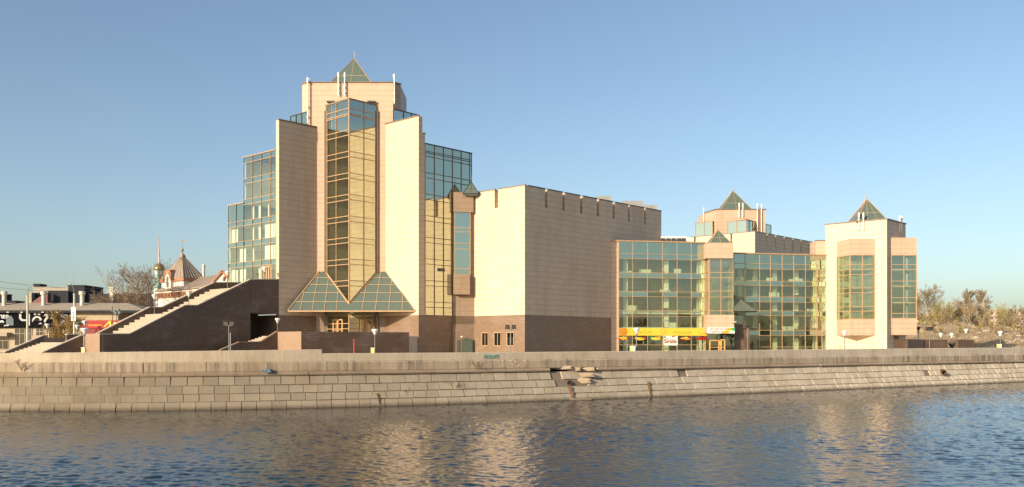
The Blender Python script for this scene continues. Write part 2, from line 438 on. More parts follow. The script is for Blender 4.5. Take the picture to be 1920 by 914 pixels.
# embankment: sloping stone blocks, ledge, stained band and parapet
def stone_mat(name, base, var, streak=0.0, grad=(.8, 1.25)):
    m, t, out = mat(name)
    tc = N(t, 'ShaderNodeTexCoord'); ge = N(t, 'ShaderNodeNewGeometry')
    big = noise(t, tc.outputs['Object'], .35, 5); fine = noise(t, tc.outputs['Object'], 7, 6, .65)
    rn = ramp(t, ge.outputs['Random Per Island'], 0, 1, tuple(x * (1 - var) for x in base), tuple(x * (1 + var * .8) for x in base))
    c = mixc(t, .55, rn, mixc(t, fine.outputs[0], tuple(x * .55 for x in base), tuple(min(1, x * 1.35) for x in base)))
    c = mixc(t, ramp(t, big.outputs[0], .45, .7), c, mixc(t, 1, c, (.80, .76, .72), 'MULTIPLY'))
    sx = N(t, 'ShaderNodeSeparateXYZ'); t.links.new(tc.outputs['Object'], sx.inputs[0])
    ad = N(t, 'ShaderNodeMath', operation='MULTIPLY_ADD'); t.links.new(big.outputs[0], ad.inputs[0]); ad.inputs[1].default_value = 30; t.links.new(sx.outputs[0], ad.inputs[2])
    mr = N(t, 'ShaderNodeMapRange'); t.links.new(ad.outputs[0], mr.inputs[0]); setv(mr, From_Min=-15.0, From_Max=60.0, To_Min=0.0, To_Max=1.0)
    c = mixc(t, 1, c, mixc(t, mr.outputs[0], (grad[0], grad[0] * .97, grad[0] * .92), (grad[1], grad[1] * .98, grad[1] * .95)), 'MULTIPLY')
    if streak:
        st = noise(t, mapped(t, tc.outputs['Object'], (2.2, 2.2, .12)), 1.0, 5, .7)
        md = noise(t, mapped(t, tc.outputs['Object'], (.3, .3, .3)), 1.0, 3)
        k = N(t, 'ShaderNodeMath', operation='MULTIPLY'); t.links.new(ramp(t, st.outputs[0], .42, .62), k.inputs[0]); t.links.new(ramp(t, md.outputs[0], .3, .6), k.inputs[1])
        k2 = N(t, 'ShaderNodeMath', operation='MULTIPLY'); t.links.new(k.outputs[0], k2.inputs[0]); k2.inputs[1].default_value = streak
        c = mixc(t, k2.outputs[0], c, tuple(x * .38 for x in base))
    wz = N(t, 'ShaderNodeMath', operation='MULTIPLY_ADD'); t.links.new(fine.outputs[0], wz.inputs[0]); wz.inputs[1].default_value = -.5
    t.links.new(sx.outputs[2], wz.inputs[2])
    wet = N(t, 'ShaderNodeMapRange'); t.links.new(wz.outputs[0], wet.inputs[0]); setv(wet, From_Min=WZ - .25, From_Max=WZ + .12, To_Min=1.0, To_Max=0.0)
    c = mixc(t, wet.outputs[0], c, (.085, .062, .042))
    mus = N(t, 'ShaderNodeTexVoronoi'); setv(mus, Scale=2.2); mus.feature = 'DISTANCE_TO_EDGE'
    principled(t, out, c, .88, .2, 0, fine.outputs[0], .5, .03)
    return m
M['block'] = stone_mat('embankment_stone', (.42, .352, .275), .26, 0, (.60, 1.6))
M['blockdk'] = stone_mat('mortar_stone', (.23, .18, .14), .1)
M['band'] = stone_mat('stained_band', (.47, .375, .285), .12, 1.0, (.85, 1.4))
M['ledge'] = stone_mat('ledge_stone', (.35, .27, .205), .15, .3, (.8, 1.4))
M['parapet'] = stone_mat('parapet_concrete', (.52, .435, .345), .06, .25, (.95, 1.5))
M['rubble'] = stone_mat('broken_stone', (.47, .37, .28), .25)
emb = empty('embankment_wall', bpt(s_at(700), 0, WZ), 'long sloping stone block embankment wall with parapet along the river', 'embankment')
rows_z = [(-5.45, 0.0), (-4.79, .42), (-4.16, .80), (-3.48, 1.20), (-2.70, 1.60)]
s0, s1 = s_at(-60), s_at(1990)
hole = (s_at(1031, 1.4), s_at(1104, 1.4))
bk = MB()
for k in range(int((s1 - s0) / 2) + 40):     # dark bed behind the blocks
    a = s0 - 40 + k * 2; b2 = a + 2
    for (z0, o0_), (z1, o1_) in zip(rows_z, rows_z[1:]):
        bk.face([bpt(a, o0_ + .10, CZ + z0), bpt(b2, o0_ + .10, CZ + z0), bpt(b2, o1_ + .10, CZ + z1), bpt(a, o1_ + .10, CZ + z1)])
bk.face([bpt(_len[0], .1, WZ - .6), bpt(s0 - 39, .1, WZ - .6), bpt(s0 - 39, 1.6, -1), bpt(_len[0], 1.6, -1)])
bk.face([bpt(s1 + 20, .1, WZ - .6), bpt(_len[-1], .1, WZ - .6), bpt(_len[-1], 1.6, -1), bpt(s1 + 20, 1.6, -1)])
bk.build('backing', M['blockdk'], emb)
random.seed(11)
bl = MB()
def block(mb, sa, sb, r, gap=.022, out_=0.0, ch=.028, lost=False):
    (z0, o0_), (z1, o1_) = rows_z[r], rows_z[r + 1]
    za, zb = (CZ + z0 + gap * .5, CZ + z1 - gap * .5)
    if r == 0: za -= .5; o0_ -= .32
    def q(s, f, d):   # f 0..1 up the row, d outward
        return Vector(bpt(s, o0_ + (o1_ - o0_) * f - d, za + (zb - za) * f))
    j = lambda a: random.uniform(-a, a)
    sa += gap * .5 + j(.012); sb -= gap * .5 + j(.012)
    bks = [q(sa, 0, -.09), q(sb, 0, -.09), q(sb, 1, -.09), q(sa, 1, -.09)]
    d0 = .02 + out_
    fr = [q(sa + ch * random.uniform(.5, 1.5), .05 + j(.03), d0 + j(.02)), q(sb - ch * random.uniform(.5, 1.5), .05 + j(.03), d0 + j(.02)), q(sb - ch * random.uniform(.5, 1.6), .94 + j(.03), d0 + j(.02)), q(sa + ch * random.uniform(.5, 1.6), .94 + j(.03), d0 + j(.02))]
    i = len(mb.v); mb.v.extend([tuple(p) for p in bks + fr])
    for f in ((4, 5, 6, 7), (0, 1, 5, 4), (1, 2, 6, 5), (2, 3, 7, 6), (3, 0, 4, 7)):
        mb.f.append(tuple(i + k for k in f)); mb.m.append(0); mb.uv.append([(0, 0)] * 4)
for r in range(4):
    s = s0 + (r % 2) * .6
    while s < s1:
        L = random.choice([1.22, 1.22, 1.24, 1.2, 1.3, .95 if random.random() < .3 else 1.22])
        mid = s + L / 2
        skip = (hole[0] < mid < hole[0] + 1.1 and r in (2, 3)) or (hole[0] + 1.0 < mid < hole[0] + 3.8 and r == 2) or random.random() < .003
        if not skip: block(bl, s, s + L, r, out_=random.uniform(-.015, .02))
        s += L
bl.build('facing_blocks', M['block'], emb)
# ledge, band, parapet in lengths with open joints
ld, bd, pp = MB(), MB(), MB()
def strip(mb, a, b2, prof, gap=.02, jit=.0):
    """a length of moulding with closed ends; prof = (offset inland, z) from the lower front up and over"""
    n = max(1, int((b2 - a) / 1.3)); jo = random.uniform(-jit, jit)
    rings = [[bpt(a + gap / 2 + (b2 - a - gap) * k / n, o + jo, CZ + z) for o, z in prof] for k in range(n + 1)]
    i = len(mb.v); m_ = len(prof)
    for r_ in rings: mb.v.extend(r_)
    for k in range(n):
        for j in range(m_):
            a_, b_ = i + k * m_ + j, i + k * m_ + (j + 1) % m_
            mb.f.append((a_, a_ + m_, b_ + m_, b_)); mb.m.append(0); mb.uv.append([(0, 0)] * 4)
    mb.f.append(tuple(i + j for j in range(m_))); mb.m.append(0); mb.uv.append([(0, 0)] * m_)
    mb.f.append(tuple(i + n * m_ + j for j in reversed(range(m_)))); mb.m.append(0); mb.uv.append([(0, 0)] * m_)
s = s0
while s < s1:
    L = random.uniform(2.6, 3.4)
    a, b2 = s, s + L
    if not (hole[0] - .2 < (a + b2) / 2 < hole[1] + .4):
        strip(ld, a, b2, [(1.62, -2.72), (1.42, -2.68), (1.36, -2.56), (1.40, -2.42), (1.58, -2.36), (2.1, -2.36), (2.1, -2.72)], .02, .03)
    s += L
s = s0
while s < s1:
    L = random.uniform(2.2, 2.6)
    strip(bd, s, s + L, [(1.66, -2.36), (1.62, -2.28), (1.62, -1.62), (1.70, -1.52), (2.3, -1.52), (2.3, -2.36)], .035, .02)
    s += L
step_s = s_at(603, 1.9)
def ptop(s):
    u = 960 + bpos(s, 1.9).x / bpos(s, 1.9).y * F
    if u < 603: return -.77 + .29 * max(0, min(1, u / 603))
    return float(np.interp(u, [603, 960, 1440, 1900, 2100], [-.83, -.80, -.69, -.55, -.52]))
s = s0
while s < s1:
    L = random.uniform(4.5, 6.0)
    if s < step_s < s + L + 1.5: L = step_s - s
    z0, z1 = ptop(s + .01), ptop(s + L - .01)
    n = 6
    for k in range(n):
        a, b2 = s + L * k / n, s + L * (k + 1) / n
        za = z0 + (z1 - z0) * (k + .5) / n
        strip(pp, a, b2, [(1.80, -1.52), (1.78, -1.48), (1.78, za - .04), (1.82, za), (2.28, za), (2.28, -1.52)], .0 if k < n - 1 else .02)
    s += L
ld.build('ledge', M['ledge'], emb); bd.build('stained_band', M['band'], emb); pp.build('parapet', M['parapet'], emb)
bw = MB()                                     # inland face down to the paving
for k in range(len(_len) - 1): 
    a, b2 = bpos(_len[k], 2.29), bpos(_len[k + 1], 2.29)
    bw.face([(b2.x, b2.y, -.1), (a.x, a.y, -.1), (a.x, a.y, .75), (b2.x, b2.y, .75)])
bw.build('inland_face', M['parapet'], emb)
# broken place: loose blocks, rubble facing
rb = MB()
def lump(mb, c, sx, sy, sz, n=1, rough=.25, cube=.6):
    """an irregular chunk of stone"""
    bm = bmesh.new(); bmesh.ops.create_icosphere(bm, subdivisions=2, radius=1)
    i = len(mb.v)
    for v in bm.verts:
        k = 1 + random.uniform(-rough, rough); m_ = max(abs(v.co.x), abs(v.co.y), abs(v.co.z)) ** cube
        mb.v.append((c[0] + v.co.x / m_ * sx * k, c[1] + v.co.y / m_ * sy * k, c[2] + v.co.z / m_ * sz * k))
    bm.verts.index_update()
    for f in bm.faces: mb.f.append(tuple(i + v.index for v in f.verts)); mb.m.append(0); mb.uv.append([(0, 0)] * 3)
    bm.free()
for u_, v_, off, sx, sz in ((1077, 693, 1.55, .75, .22), (1103, 693, 1.5, .72, .22), (1054, 690, 1.75, 1.1, .2), (1086, 704, 1.5, 1.7, .26), (1086, 715, 1.25, 1.3, .32)):
    p = bpos(s_at(u_, off), off); lump(rb, (p.x, p.y + .15, Z(v_, p.y)), sx * .92, .26, sz, rough=.035, cube=.93)
p = bpos(s_at(1088, -.1), -.1); lump(rb, (p.x, p.y - .1, WZ + .06), 1.25, .4, .14, rough=.03, cube=.93)
s = s_at(938, 1.6)
for k in range(190):
    a = s + random.uniform(0, s_at(988, 1.6) - s); p = bpos(a, 1.635); lump(rb, (p.x, p.y, CZ + random.uniform(-2.25, -1.6)), .085, .035, .085, rough=.2)
rb.build('broken_masonry', M['rubble'], emb)
# drain pipes out of the wall
def drain(u, v, off, r, L, label, tilt=-.12):
    p = bpos(s_at(u, off), off); nrm = (bpos(s_at(u, off), 0) - bpos(s_at(u, off), 1)).normalized()
    z = Z(v, p.y); mb = MB()
    d = Vector((nrm.x, nrm.y, tilt)).normalized(); d = (d + Vector((-.5, 0, 0))).normalized()
    a = Vector((p.x, p.y, z)); k = 18
    x = d.orthogonal().normalized(); y = d.cross(x)
    rings = [(a - d * .5, r), (a + d * L, r), (a + d * L, r * .82), (a + d * (L - .5), r * .82)]
    i = len(mb.v)
    for c_, rr in rings:
        for j in range(k): mb.v.append(tuple(c_ + (x * math.cos(6.2832 * j / k) + y * math.sin(6.2832 * j / k)) * rr))
    for e in range(3):
        for j in range(k):
            a_, b_ = i + e * k + j, i + e * k + (j + 1) % k
            mb.f.append((a_, b_, b_ + k, a_ + k)); mb.m.append(0); mb.uv.append([(0, 0)] * 4)
    mb.f.append(tuple(i + 3 * k + j for j in range(k))); mb.m.append(0); mb.uv.append([(0, 0)] * k)
    o = mb.build('drain_pipe', plain('rusty_iron', (.10, .05, .03), .8)); tag(o, label, 'pipe')
drain(1067, 717, 1.3, .22, .5, 'round rusty drain pipe sticking out of the broken patch in the stone embankment')
drain(1764, 697, 1.3, .35, .9, 'short rusty drain pipe leaning out of the embankment below the white tower')
# rust run below the pipe and dark seep marks
def smear(u0, v0, u1, v1, wid, label, col):
    mb = MB(); pts = []
    def on(u, v):
        # point of the block slope seen at (u, v)
        lo, hi = -5.40, -2.75
        for _ in range(40):
            m_ = (lo + hi) / 2; o_ = float(np.interp(m_, [r_[0] for r_ in rows_z], [r_[1] for r_ in rows_z])) - .07
            p = bpos(s_at(u, o_), o_)
            if HOR - m_ * F / p.y > v: lo = m_
            else: hi = m_
        return Vector((p.x, p.y, CZ + m_))
    n = 7; L, R = [], []
    for k in range(n + 1):
        f = k / n; w_ = wid * (1 - .25 * f) * random.uniform(.7, 1.3)
        c_ = on(u0 + (u1 - u0) * f, v0 + (v1 - v0) * f) + Vector((0, -.03, .0))
        L.append(c_ - Vector((w_ / 2, 0, 0))); R.append(c_ + Vector((w_ / 2, 0, 0)))
    for k in range(n):
        mb.face([L[k + 1], R[k + 1], R[k], L[k]])
        for a, b2 in ((L[k], L[k + 1]), (R[k + 1], R[k])):
            mb.face([a, a + Vector((0, .05, 0)), b2 + Vector((0, .05, 0)), b2])
    return mb.build('rust_stain', plain('rust_' + str(u0), col, .9, .1, var=.5, vs=6), emb)
smear(1067, 725, 1074, 746, .42, '', (.17, .09, .045))
smear(1216, 716, 1220, 744, .22, '', (.15, .085, .03))
smear(708, 738, 713, 760, .2, '', (.09, .06, .03))
# graffiti on the parapet
gm = MB()
sa = s_at(906, 1.78); p = bpos(sa, 1.76); q_ = bpos(sa + 1.55, 1.76)
gm.text('PRODUKT', (p.x, p.y - .03, Z(672, p.y)), (q_.x - p.x, q_.y - p.y, 0), .34, depth=.02, width=1.55)
tag(gm.build('graffiti', plain('teal_paint', (.18, .36, .30), .8)), 'small pale green graffiti lettering sprayed on the concrete parapet', 'graffiti')

# far bank behind the camera (seen only as reflection): a low earth shelf
nb = MB(); nb.prism([(-600, 3), (600, 3), (600, -400), (-600, -400)], WZ - .5, .05)
tag(nb.build('near_bank', plain('bank_earth', (.13, .11, .06), .95)), kind='structure')
# ------------------------------------------------------------------ the museum
def z(rel): return CZ + rel
Fr = Vector((1, 0)); Bk = Vector((0, 1))
mus = empty('museum_building', (-26, 156, 0), 'large stepped museum of cream stone and mirror glass with glass pyramids beside the river', 'building')
FH = 3.5
def lines(z0, z1, extra=()):
    """floor lines of the tower glazing between two heights"""
    out_ = [z0]
    for k in range(-4, 12):
        for r in (9.45, 10.3):
            h = z(r + FH * k)
            if z0 + .4 < h < z1 - .4: out_.append(h)
    return sorted(out_ + [e for e in extra if z0 < e < z1]) + [z1]
def curtain(gm, fm, p, q, us, zs, bar=.10, proud=.07, jit=.010, span=1.1, edge=None, skip=(), top=0):
    """a glazed wall from p to q (left to right seen from outside): one sheet per pane, a grid of bars in front.
    gm slot 0 clear, slot 1 spandrel; fm the bars"""
    d = (q - p); L = d.length; d = d / L; nrm = Vector((d.y, -d.x))
    us = [0] + [u for u in us if 0 < u < 1] + [1]
    for i in range(len(us) - 1):
        for j in range(len(zs) - 1):
            if (i, j) in skip: continue
            a = p + d * L * us[i]; b = p + d * L * us[i + 1]
            o = [random.uniform(-jit, jit) for _ in range(3)]
            pts = [(a + nrm * o[0], zs[j]), (b + nrm * o[1], zs[j]), (b + nrm * (o[1] + o[2]), zs[j + 1]), (a + nrm * (o[0] + o[2]), zs[j + 1])]
            gm.face([(v.x, v.y, h) for v, h in pts], 1 if zs[j + 1] - zs[j] < span or j >= len(zs) - 1 - top else 0)
    off = nrm * proud / 2
    for k, u in enumerate(us):
        a = p + d * L * u + off
        wd = (edge or bar) if k in (0, len(us) - 1) else bar
        fm.bar((a.x, a.y, zs[0]), (a.x, a.y, zs[-1]), wd, proud + .04, 0, up=(nrm.x, nrm.y, 0))
    for h in zs:
        a, b = p + off * 1.04, q + off * 1.04
        fm.bar((a.x, a.y, h), (b.x, b.y, h), proud + .045, bar, 0)
def cap(_, pts, zz, w=.34, h=.10, closed=False, mat_=0):
    mb = MB()
    pts = [Vector((p.x, p.y)) for p in pts]
    for a, b in zip(pts, pts[1:] + ([pts[0]] if closed else [])):
        d = (b - a).normalized() * .1
        mb.bar((a.x - d.x, a.y - d.y, zz + h / 2), (b.x + d.x, b.y + d.y, zz + h / 2 + random.uniform(0, .002)), w, h)
    mb.build('parapet_cap', M[('cap', 'copper', 'dkframe')[mat_]], mus)
caps = None

A = P(523, 149.2); E1 = hit(A, D1, 593)
B = P(785, 148.8); E2 = hit(B, D2, 723)
Yc = (E1.y + E2.y) / 2
E1 = Vector((E1.x, Yc)); E2 = Vector((E2.x, Yc))
F1, F2 = P(577, Yc), P(737, Yc)
LA = (E1 - A).length; LB = (E2 - B).length
zb = z(4.65)
G1 = hit(A, D2, 457); G2 = hit(G1, D2, 428)
Bs = hit(B, D1, 797); Bq = hit(B, D1, 884)
zG1 = z((HOR - 280) / F * A.y); zG2 = z((HOR - 381) / F * G1.y)
zPL = z((HOR - 225) / F * A.y); zPR = z((HOR - 218) / F * B.y)
zR = z((HOR - 270) / F * Bs.y); zBs = z((HOR - 249) / F * B.y)
zT = z((HOR - 155.5) / F * Yc)
# stone bases
bs, bs2 = MB(), MB()
bs.prism([A, E1, E1 + D2 * 16, A + D2 * 16], 0, zb)
bs2.prism([B, Bq, Bq + D2 * LB, E2], 0, zb); bs2.build('granite_base', M['brown'], mus)
# piers: freestanding slabs either side of the entrance
pL, pR = MB(), MB()
pL.prism([A, E1, E1 + D2 * .8, A + D2 * .8], zb, zPL)
pR.prism([B, B + D1 * .8, E2 + D1 * .8, E2], zb, zPR)
pR.prism([B + D1 * .8, Bs, Bs + D2 * LB, E2 + D1 * .8], zb, zBs)
cap(caps, [A + D2 * .05, E1], zPL, .3, .16); cap(caps, [B, E2], zPR, .3, .16); cap(caps, [B + D1 * .8, Bs], zBs, .3, .12)
# central head
hd = MB()
hd.prism([F1, F2, F2 + D1 * 1.6, F2 + D1 * 1.6 + Bk * 9, F1 + D2 * 1.6 + Bk * 9, F1 + D2 * 1.6], z(31), zT)
hd.prism([E1, E2, E2 + Bk * 3, E1 + Bk * 3], zb, z(31))
bs3 = MB(); bs3.prism([E1, E2, E2 + Bk * 3, E1 + Bk * 3], 0, zb - .002); bs3.build('granite_base', M['brown'], mus)
cap(caps, [F1 + D2 * 1.6, F1, F2, F2 + D1 * 1.6], zT, .36, .16)
bs.build('granite_base', M['brown'], mus)
pL.build('pier', M['cream'], mus); pR.build('pier', M['cream'], mus); hd.build('tower_head', M['front_dim'], mus)
# upper glass shoulders
U1 = hit(F1, D2, 545); U2 = hit(F2, D1, 785)
zU1 = z((HOR - 209.5) / F * F1.y); zU2 = z((HOR - 205) / F * F2.y)
TG = [M['glass_tower'], M['glass_span']]
glazed('shoulder_glazing', TG, M['dkframe'], U1, F1 + D2 * .02, [.33, .66], [z(30), z(33.9), z(34.8), zU1], .1)
glazed('shoulder_glazing', TG, M['dkframe'], F2 + D1 * .02, U2, [.4, .7], [z(30), z(33.9), z(34.8), zU2], .1)
sh, sh2 = MB(), MB()
sh.prism([U1, F1 + D2 * .1, F1 + Bk * 8 + D2 * .1, U1 + D1 * 6], zU1 - .02, zU1 + .14)
sh2.prism([F2 + D1 * .1, U2, U2 + D2 * 6, F2 + Bk * 8 + D1 * .1], zU2 - .02, zU2 + .14)
sh.prism([U1 + D1 * .5, F1 + Bk * .5, F1 + Bk * 7, U1 + D1 * 5.5], z(30), zU1 - .5, 1)
sh2.prism([F2 + Bk * .5, U2 + D2 * .5, U2 + D2 * 5.5, F2 + Bk * 7], z(30), zU2 - .5, 1)
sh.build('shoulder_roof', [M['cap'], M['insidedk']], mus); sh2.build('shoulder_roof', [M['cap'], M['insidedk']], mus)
# left glass steps
zt = z(10.33)
LGm = [M['glass_left'], M['glass_span']]
glazed('stair_side_glazing', LGm, M['copper'], G1, A + D2 * .82, [.28, .56, .84], lines(zt, zG1), .075, jit=.02, top=1)
glazed('stair_side_glazing', LGm, M['copper'], G2, G1, [.5], lines(zt - 4, zG2), .075, jit=.02, top=1)
iL = MB()
e1 = E1 + D2 * .8
iL.prism([A + D2 * .85 + D1 * .25, e1, E1 + D2 * 10.4, G1 + D1 * .25], zG1 - .30, zG1 + .0, 1)
iL.prism([G1 + D1 * .25, G1 + D1 * 7, G2 + D1 * 7, G2 + D1 * .25], zG2 - .30, zG2, 1)
for k in range(0, 7):
    h = z(9.5 + FH * k)
    if h < zG1 - 1.5: iL.prism([A + D2 * .85 + D1 * .5, e1, E1 + D2 * 10.3, G1 - D2 * .1 + D1 * .5], h, h + .7, 0)
    if h < zG2 - 1.5: iL.prism([G1 + D1 * .5, G1 + D1 * 7, G2 + D1 * 7, G2 + D1 * .5], h, h + .7, 0)
iL.prism([E1 + D2 * .8, E1 + D2 * 10.4, E1 + D2 * 10.4 + D1 * .4, E1 + D2 * .8 + D1 * .4], zt - 2, zG1 - .31, 0)
iL.prism([G1 + D1 * 7, G2 + D1 * 7, G2 + D1 * 7.3, G1 + D1 * 7.3], zt - 4, zG2 - .31, 0)
iL.prism([G1 - D2 * .2 + D1 * .3, G1 + D1 * .3, G1 + D1 * 7, G1 - D2 * .2 + D1 * 7], zG2, zG1 - .31, 0)
iL.prism([G2 + D1 * .3, G2 + D1 * 7, G2 + D1 * 7 - D2 * .2, G2 + D1 * .3 - D2 * .2], zt - 4, zG2 - .31, 0)
iL.build('left_wing_interior', [M['inside'], M['roof']], mus)
# white blinds and columns just behind the left glass
class _B:
    def prism(s, *a): b_ = MB(); b_.prism(*a); b_.build('white_blind', M['blind'], mus)
bd_ = _B(); LG = (G1 - A).length
for k in range(0, 5):
    h = z(10.35 + FH * k)
    for s0_, s1_, hh in ((8.9, 9.4, 2.5), (6.9, 7.5, 2.5), (4.4, 4.7, 2.5), (1.4, 2.0, 2.5)):
        if random.random() < .8 and k < 4: bd_.prism([A + D2 * s0_ + D1 * 1.0, A + D2 * s1_ + D1 * 1.0, A + D2 * s1_ + D1 * 1.1, A + D2 * s0_ + D1 * 1.1], h, h + hh, 0)
    if k < 3:
        for s0_, s1_ in ((1.0, 2.5), (2.6, 5.0)) if k else ():
            bd_.prism([A + D2 * s0_ + D1 * .6, A + D2 * s1_ + D1 * .6, A + D2 * s1_ + D1 * .7, A + D2 * s0_ + D1 * .7], h, h + 2.5, 0)
    if k < 4:
        for s0_, s1_ in ((.3, 2.2), (2.8, 4.8)):
            if k < 3 and random.random() < .85: bd_.prism([G1 + D2 * s0_ + D1 * .6, G1 + D2 * s1_ + D1 * .6, G1 + D2 * s1_ + D1 * .7, G1 + D2 * s0_ + D1 * .7], h, h + 2.5, 0)
cap(caps, [G1, A + D2 * .82], zG1, .3, .12, mat_=1); cap(caps, [G2, G1], zG2, .3, .12, mat_=1)
dr = MB()      # terrace doors in the left glass
for s0_ in (2.1, 3.5, 4.9):
    a = A + D2 * s0_ - D1 * .06
    dr.bar((a.x, a.y, zt), (a.x, a.y, zt + 2.35), .14, .1)
    if s0_ < 4.8:
        for e_ in (.1, .65, .78, 1.3):
            b = A + D2 * (s0_ + e_) - D1 * .06; dr.bar((b.x, b.y, zt), (b.x, b.y, zt + 2.3), .09, .08)
a, b = A + D2 * 2.05 - D1 * .06, A + D2 * 4.95 - D1 * .06
dr.bar((a.x, a.y, zt + 2.35), (b.x, b.y, zt + 2.35), .1, .16)
dr.build('terrace_door', M['copper'], mus)
# right glass
gr, fr_ = MB(), MB()
UR = [i_ / 5.2 for i_ in range(1, 6)]
curtain(gr, fr_, Bs, Bq, UR, lines(zb, zR, (z(31.0),)), .09, jit=.010)
o = gr.build('court_glazing', [M['glass_bay'], M['glass_bay']], mus); fr_.build('glazing_frame', M['bronze'], o)
iR = MB()
iR.prism([Bs + D2 * .3, Bq + D2 * .3, Bq + D2 * LB, Bs + D2 * LB], zR - .3, zR, 1)
for k in range(-1, 7):
    h = z(9.5 + FH * k)
    if h < zR - 1: iR.prism([Bs + D2 * .4 + D1 * .1, Bq + D2 * .4, Bq + D2 * LB, Bs + D2 * LB + D1 * .1], h, h + .7, 0)
iR.prism([Bs + D2 * (LB - .4), Bq + D2 * (LB - .4), Bq + D2 * LB, Bs + D2 * LB], zb, zR - .31, 0)
iR.prism([Bq - D1 * .3 + D2 * .3, Bq + D2 * .3, Bq + D2 * LB, Bq - D1 * .3 + D2 * LB], zb, zR - .31, 0)
iR.build('right_wing_interior', [M['inside'], M['roof']], mus)
cap(caps, [Bs, Bq], zR, .3, .14, mat_=2); cap(caps, [Bq, Bq + D2 * LB], zR, .3, .14, mat_=2)
vent = MB(); p = hit(B, D1, 821); vent.prism([p - D2 * .12, p + D1 * 1.5 - D2 * .12, p + D1 * 1.5 - D2 * .02, p - D2 * .02], Z(509, p.y), Z(503, p.y))
vent.build('vent_grille', M['dkgrey'], mus)
# central prow bay
L0, R0 = P(611, Yc), P(707, Yc)
# apex: from L0 along -D2, from R0 along -D1
k = (R0 - L0); det = -D2.x * D1.y + D2.y * D1.x
a_ = (k.x * D1.y - k.y * D1.x) / (-D2.x * D1.y + D2.y * D1.x)
NA = L0 - D2 * abs(a_)
zN = z((HOR - 186) / F * NA.y)
gb, fb = MB(), MB()
zs = lines(.9, zN, (z(37.2),))
curtain(gb, fb, L0, NA, [.07, .46], zs, .11, edge=.20)
curtain(gb, fb, NA, R0, [.52], zs, .11, edge=.20)
o = gb.build('prow_bay_glazing', [M['glass_bay'], M['glass_bay']], mus); fb.build('glazing_frame', M['copper'], o)
for q_ in (L0, R0): fb2 = MB(); fb2.box((q_.x, q_.y - .16, .9), .42, .30, zN - .9 - .9); fb2.build('bay_edge_trim', M['bronze'], mus)
ib = MB()
for k in range(-1, 9):
    h = z(9.5 + FH * k); c_ = (L0 + R0 + NA) / 3
    if h < zN - 1: ib.prism([c_ + (v - c_) * .86 for v in (L0, NA, R0)], h, h + .7)
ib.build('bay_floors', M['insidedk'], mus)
cp_ = MB(); cp_.prism([L0 + Vector((-.15, -.02)), NA + Vector((0, -.2)), R0 + Vector((.15, -.02))], zN, zN + .16); cp_.build('bay_roof', M['cap'], mus)
for u_ in (621, 697):   # two small dark brackets above the bay
    lg = MB(); q_ = P(u_, Yc); lg.box((q_.x, q_.y - .3, Z(193.5, Yc)), 1.3, .6, .25); lg.build('bracket', M['dkgrey'], mus)
# entrance canopy: one sloping glass hood pierced by the prow
zr = z((HOR - 510) / F * Yc); zn = z((HOR - 570) / F * NA.y)
sl_ = (zr - zn) / (Yc - NA.y)
Yf = NA.y - .95; zf = zn - sl_ * .95
Yf = (zn - CZ - sl_ * NA.y) / ((HOR - 583) / F - sl_); zf = z((HOR - 583) / F * Yf)
FL, FRt = P(540, Yf), P(779, Yf); RL, RR = P(598.5, Yc), P(727, Yc)
def v3(p, h): return Vector((p.x, p.y, h))
MF = Vector((NA.x, Yf))
ca, cf = MB(), MB()
ca.face([v3(FL, zf), v3(MF, zf), v3(NA, zn), v3(L0, zr), v3(RL, zr)])
ca.face([v3(MF, zf), v3(FRt, zf), v3(RR, zr), v3(R0, zr), v3(NA, zn)])
SL, SR = Vector((E1.x + .2, Yc - .02)), Vector((E2.x - .2, Yc - .02))
ca.face([v3(FL, zf), v3(RL, zr), v3(SL, zf)]); ca.face([v3(FRt, zf), v3(SR, zf), v3(RR, zr)])
so = MB(); so.face([v3(FL, zf - .14), v3(SL, zf - .14), v3(SR, zf - .14), v3(FRt, zf - .14)])
def on_slope(x, h): return Vector((x, Yf + (Yc - Yf) * h, zf + (zr - zf) * h + .05))
hn = (zn - zf) / (zr - zf)
for side in (0, 1):
    e0, e1_ = (FL, RL) if side == 0 else (FRt, RR); foot = L0 if side == 0 else R0
    outer = lambda h: e0.x + (e1_.x - e0.x) * h
    inner_ = lambda h: NA.x if h <= hn else NA.x + (foot.x - NA.x) * (h - hn) / (1 - hn)
    for h in (.22, .45, .66, .84): cf.bar(on_slope(outer(h), h), on_slope(inner_(h), h), .11, .08)
    cf.bar(on_slope(outer(0), 0), on_slope(outer(1), 1), .22, .16); cf.bar(on_slope(outer(1), 1), on_slope(inner_(1), 1), .2, .14)
    cf.bar(on_slope(inner_(hn), hn), on_slope(inner_(1), 1), .3, .24)
    n_ = 5
    for k in range(1, n_):
        xb = e0.x + (NA.x - e0.x) * k / n_; xt = xb + (e1_.x - xb) * .10
        hs = [i_ / 60 for i_ in range(61)]
        ok = [h for h in hs if min(outer(h), inner_(h)) <= xb + (xt - xb) * h <= max(outer(h), inner_(h))]
        if ok: cf.bar(on_slope(xb + (xt - xb) * ok[0], ok[0]), on_slope(xb + (xt - xb) * ok[-1], ok[-1]), .10, .08)
cf.bar(v3(FL, zf - .07), v3(FRt, zf - .07), .26, .22)
cano = ca.build('entrance_canopy', M['glass_roof'], mus); cf.build('canopy_frame', M['copper'], cano); so.build('canopy_soffit', M['glass_roof'], cano)
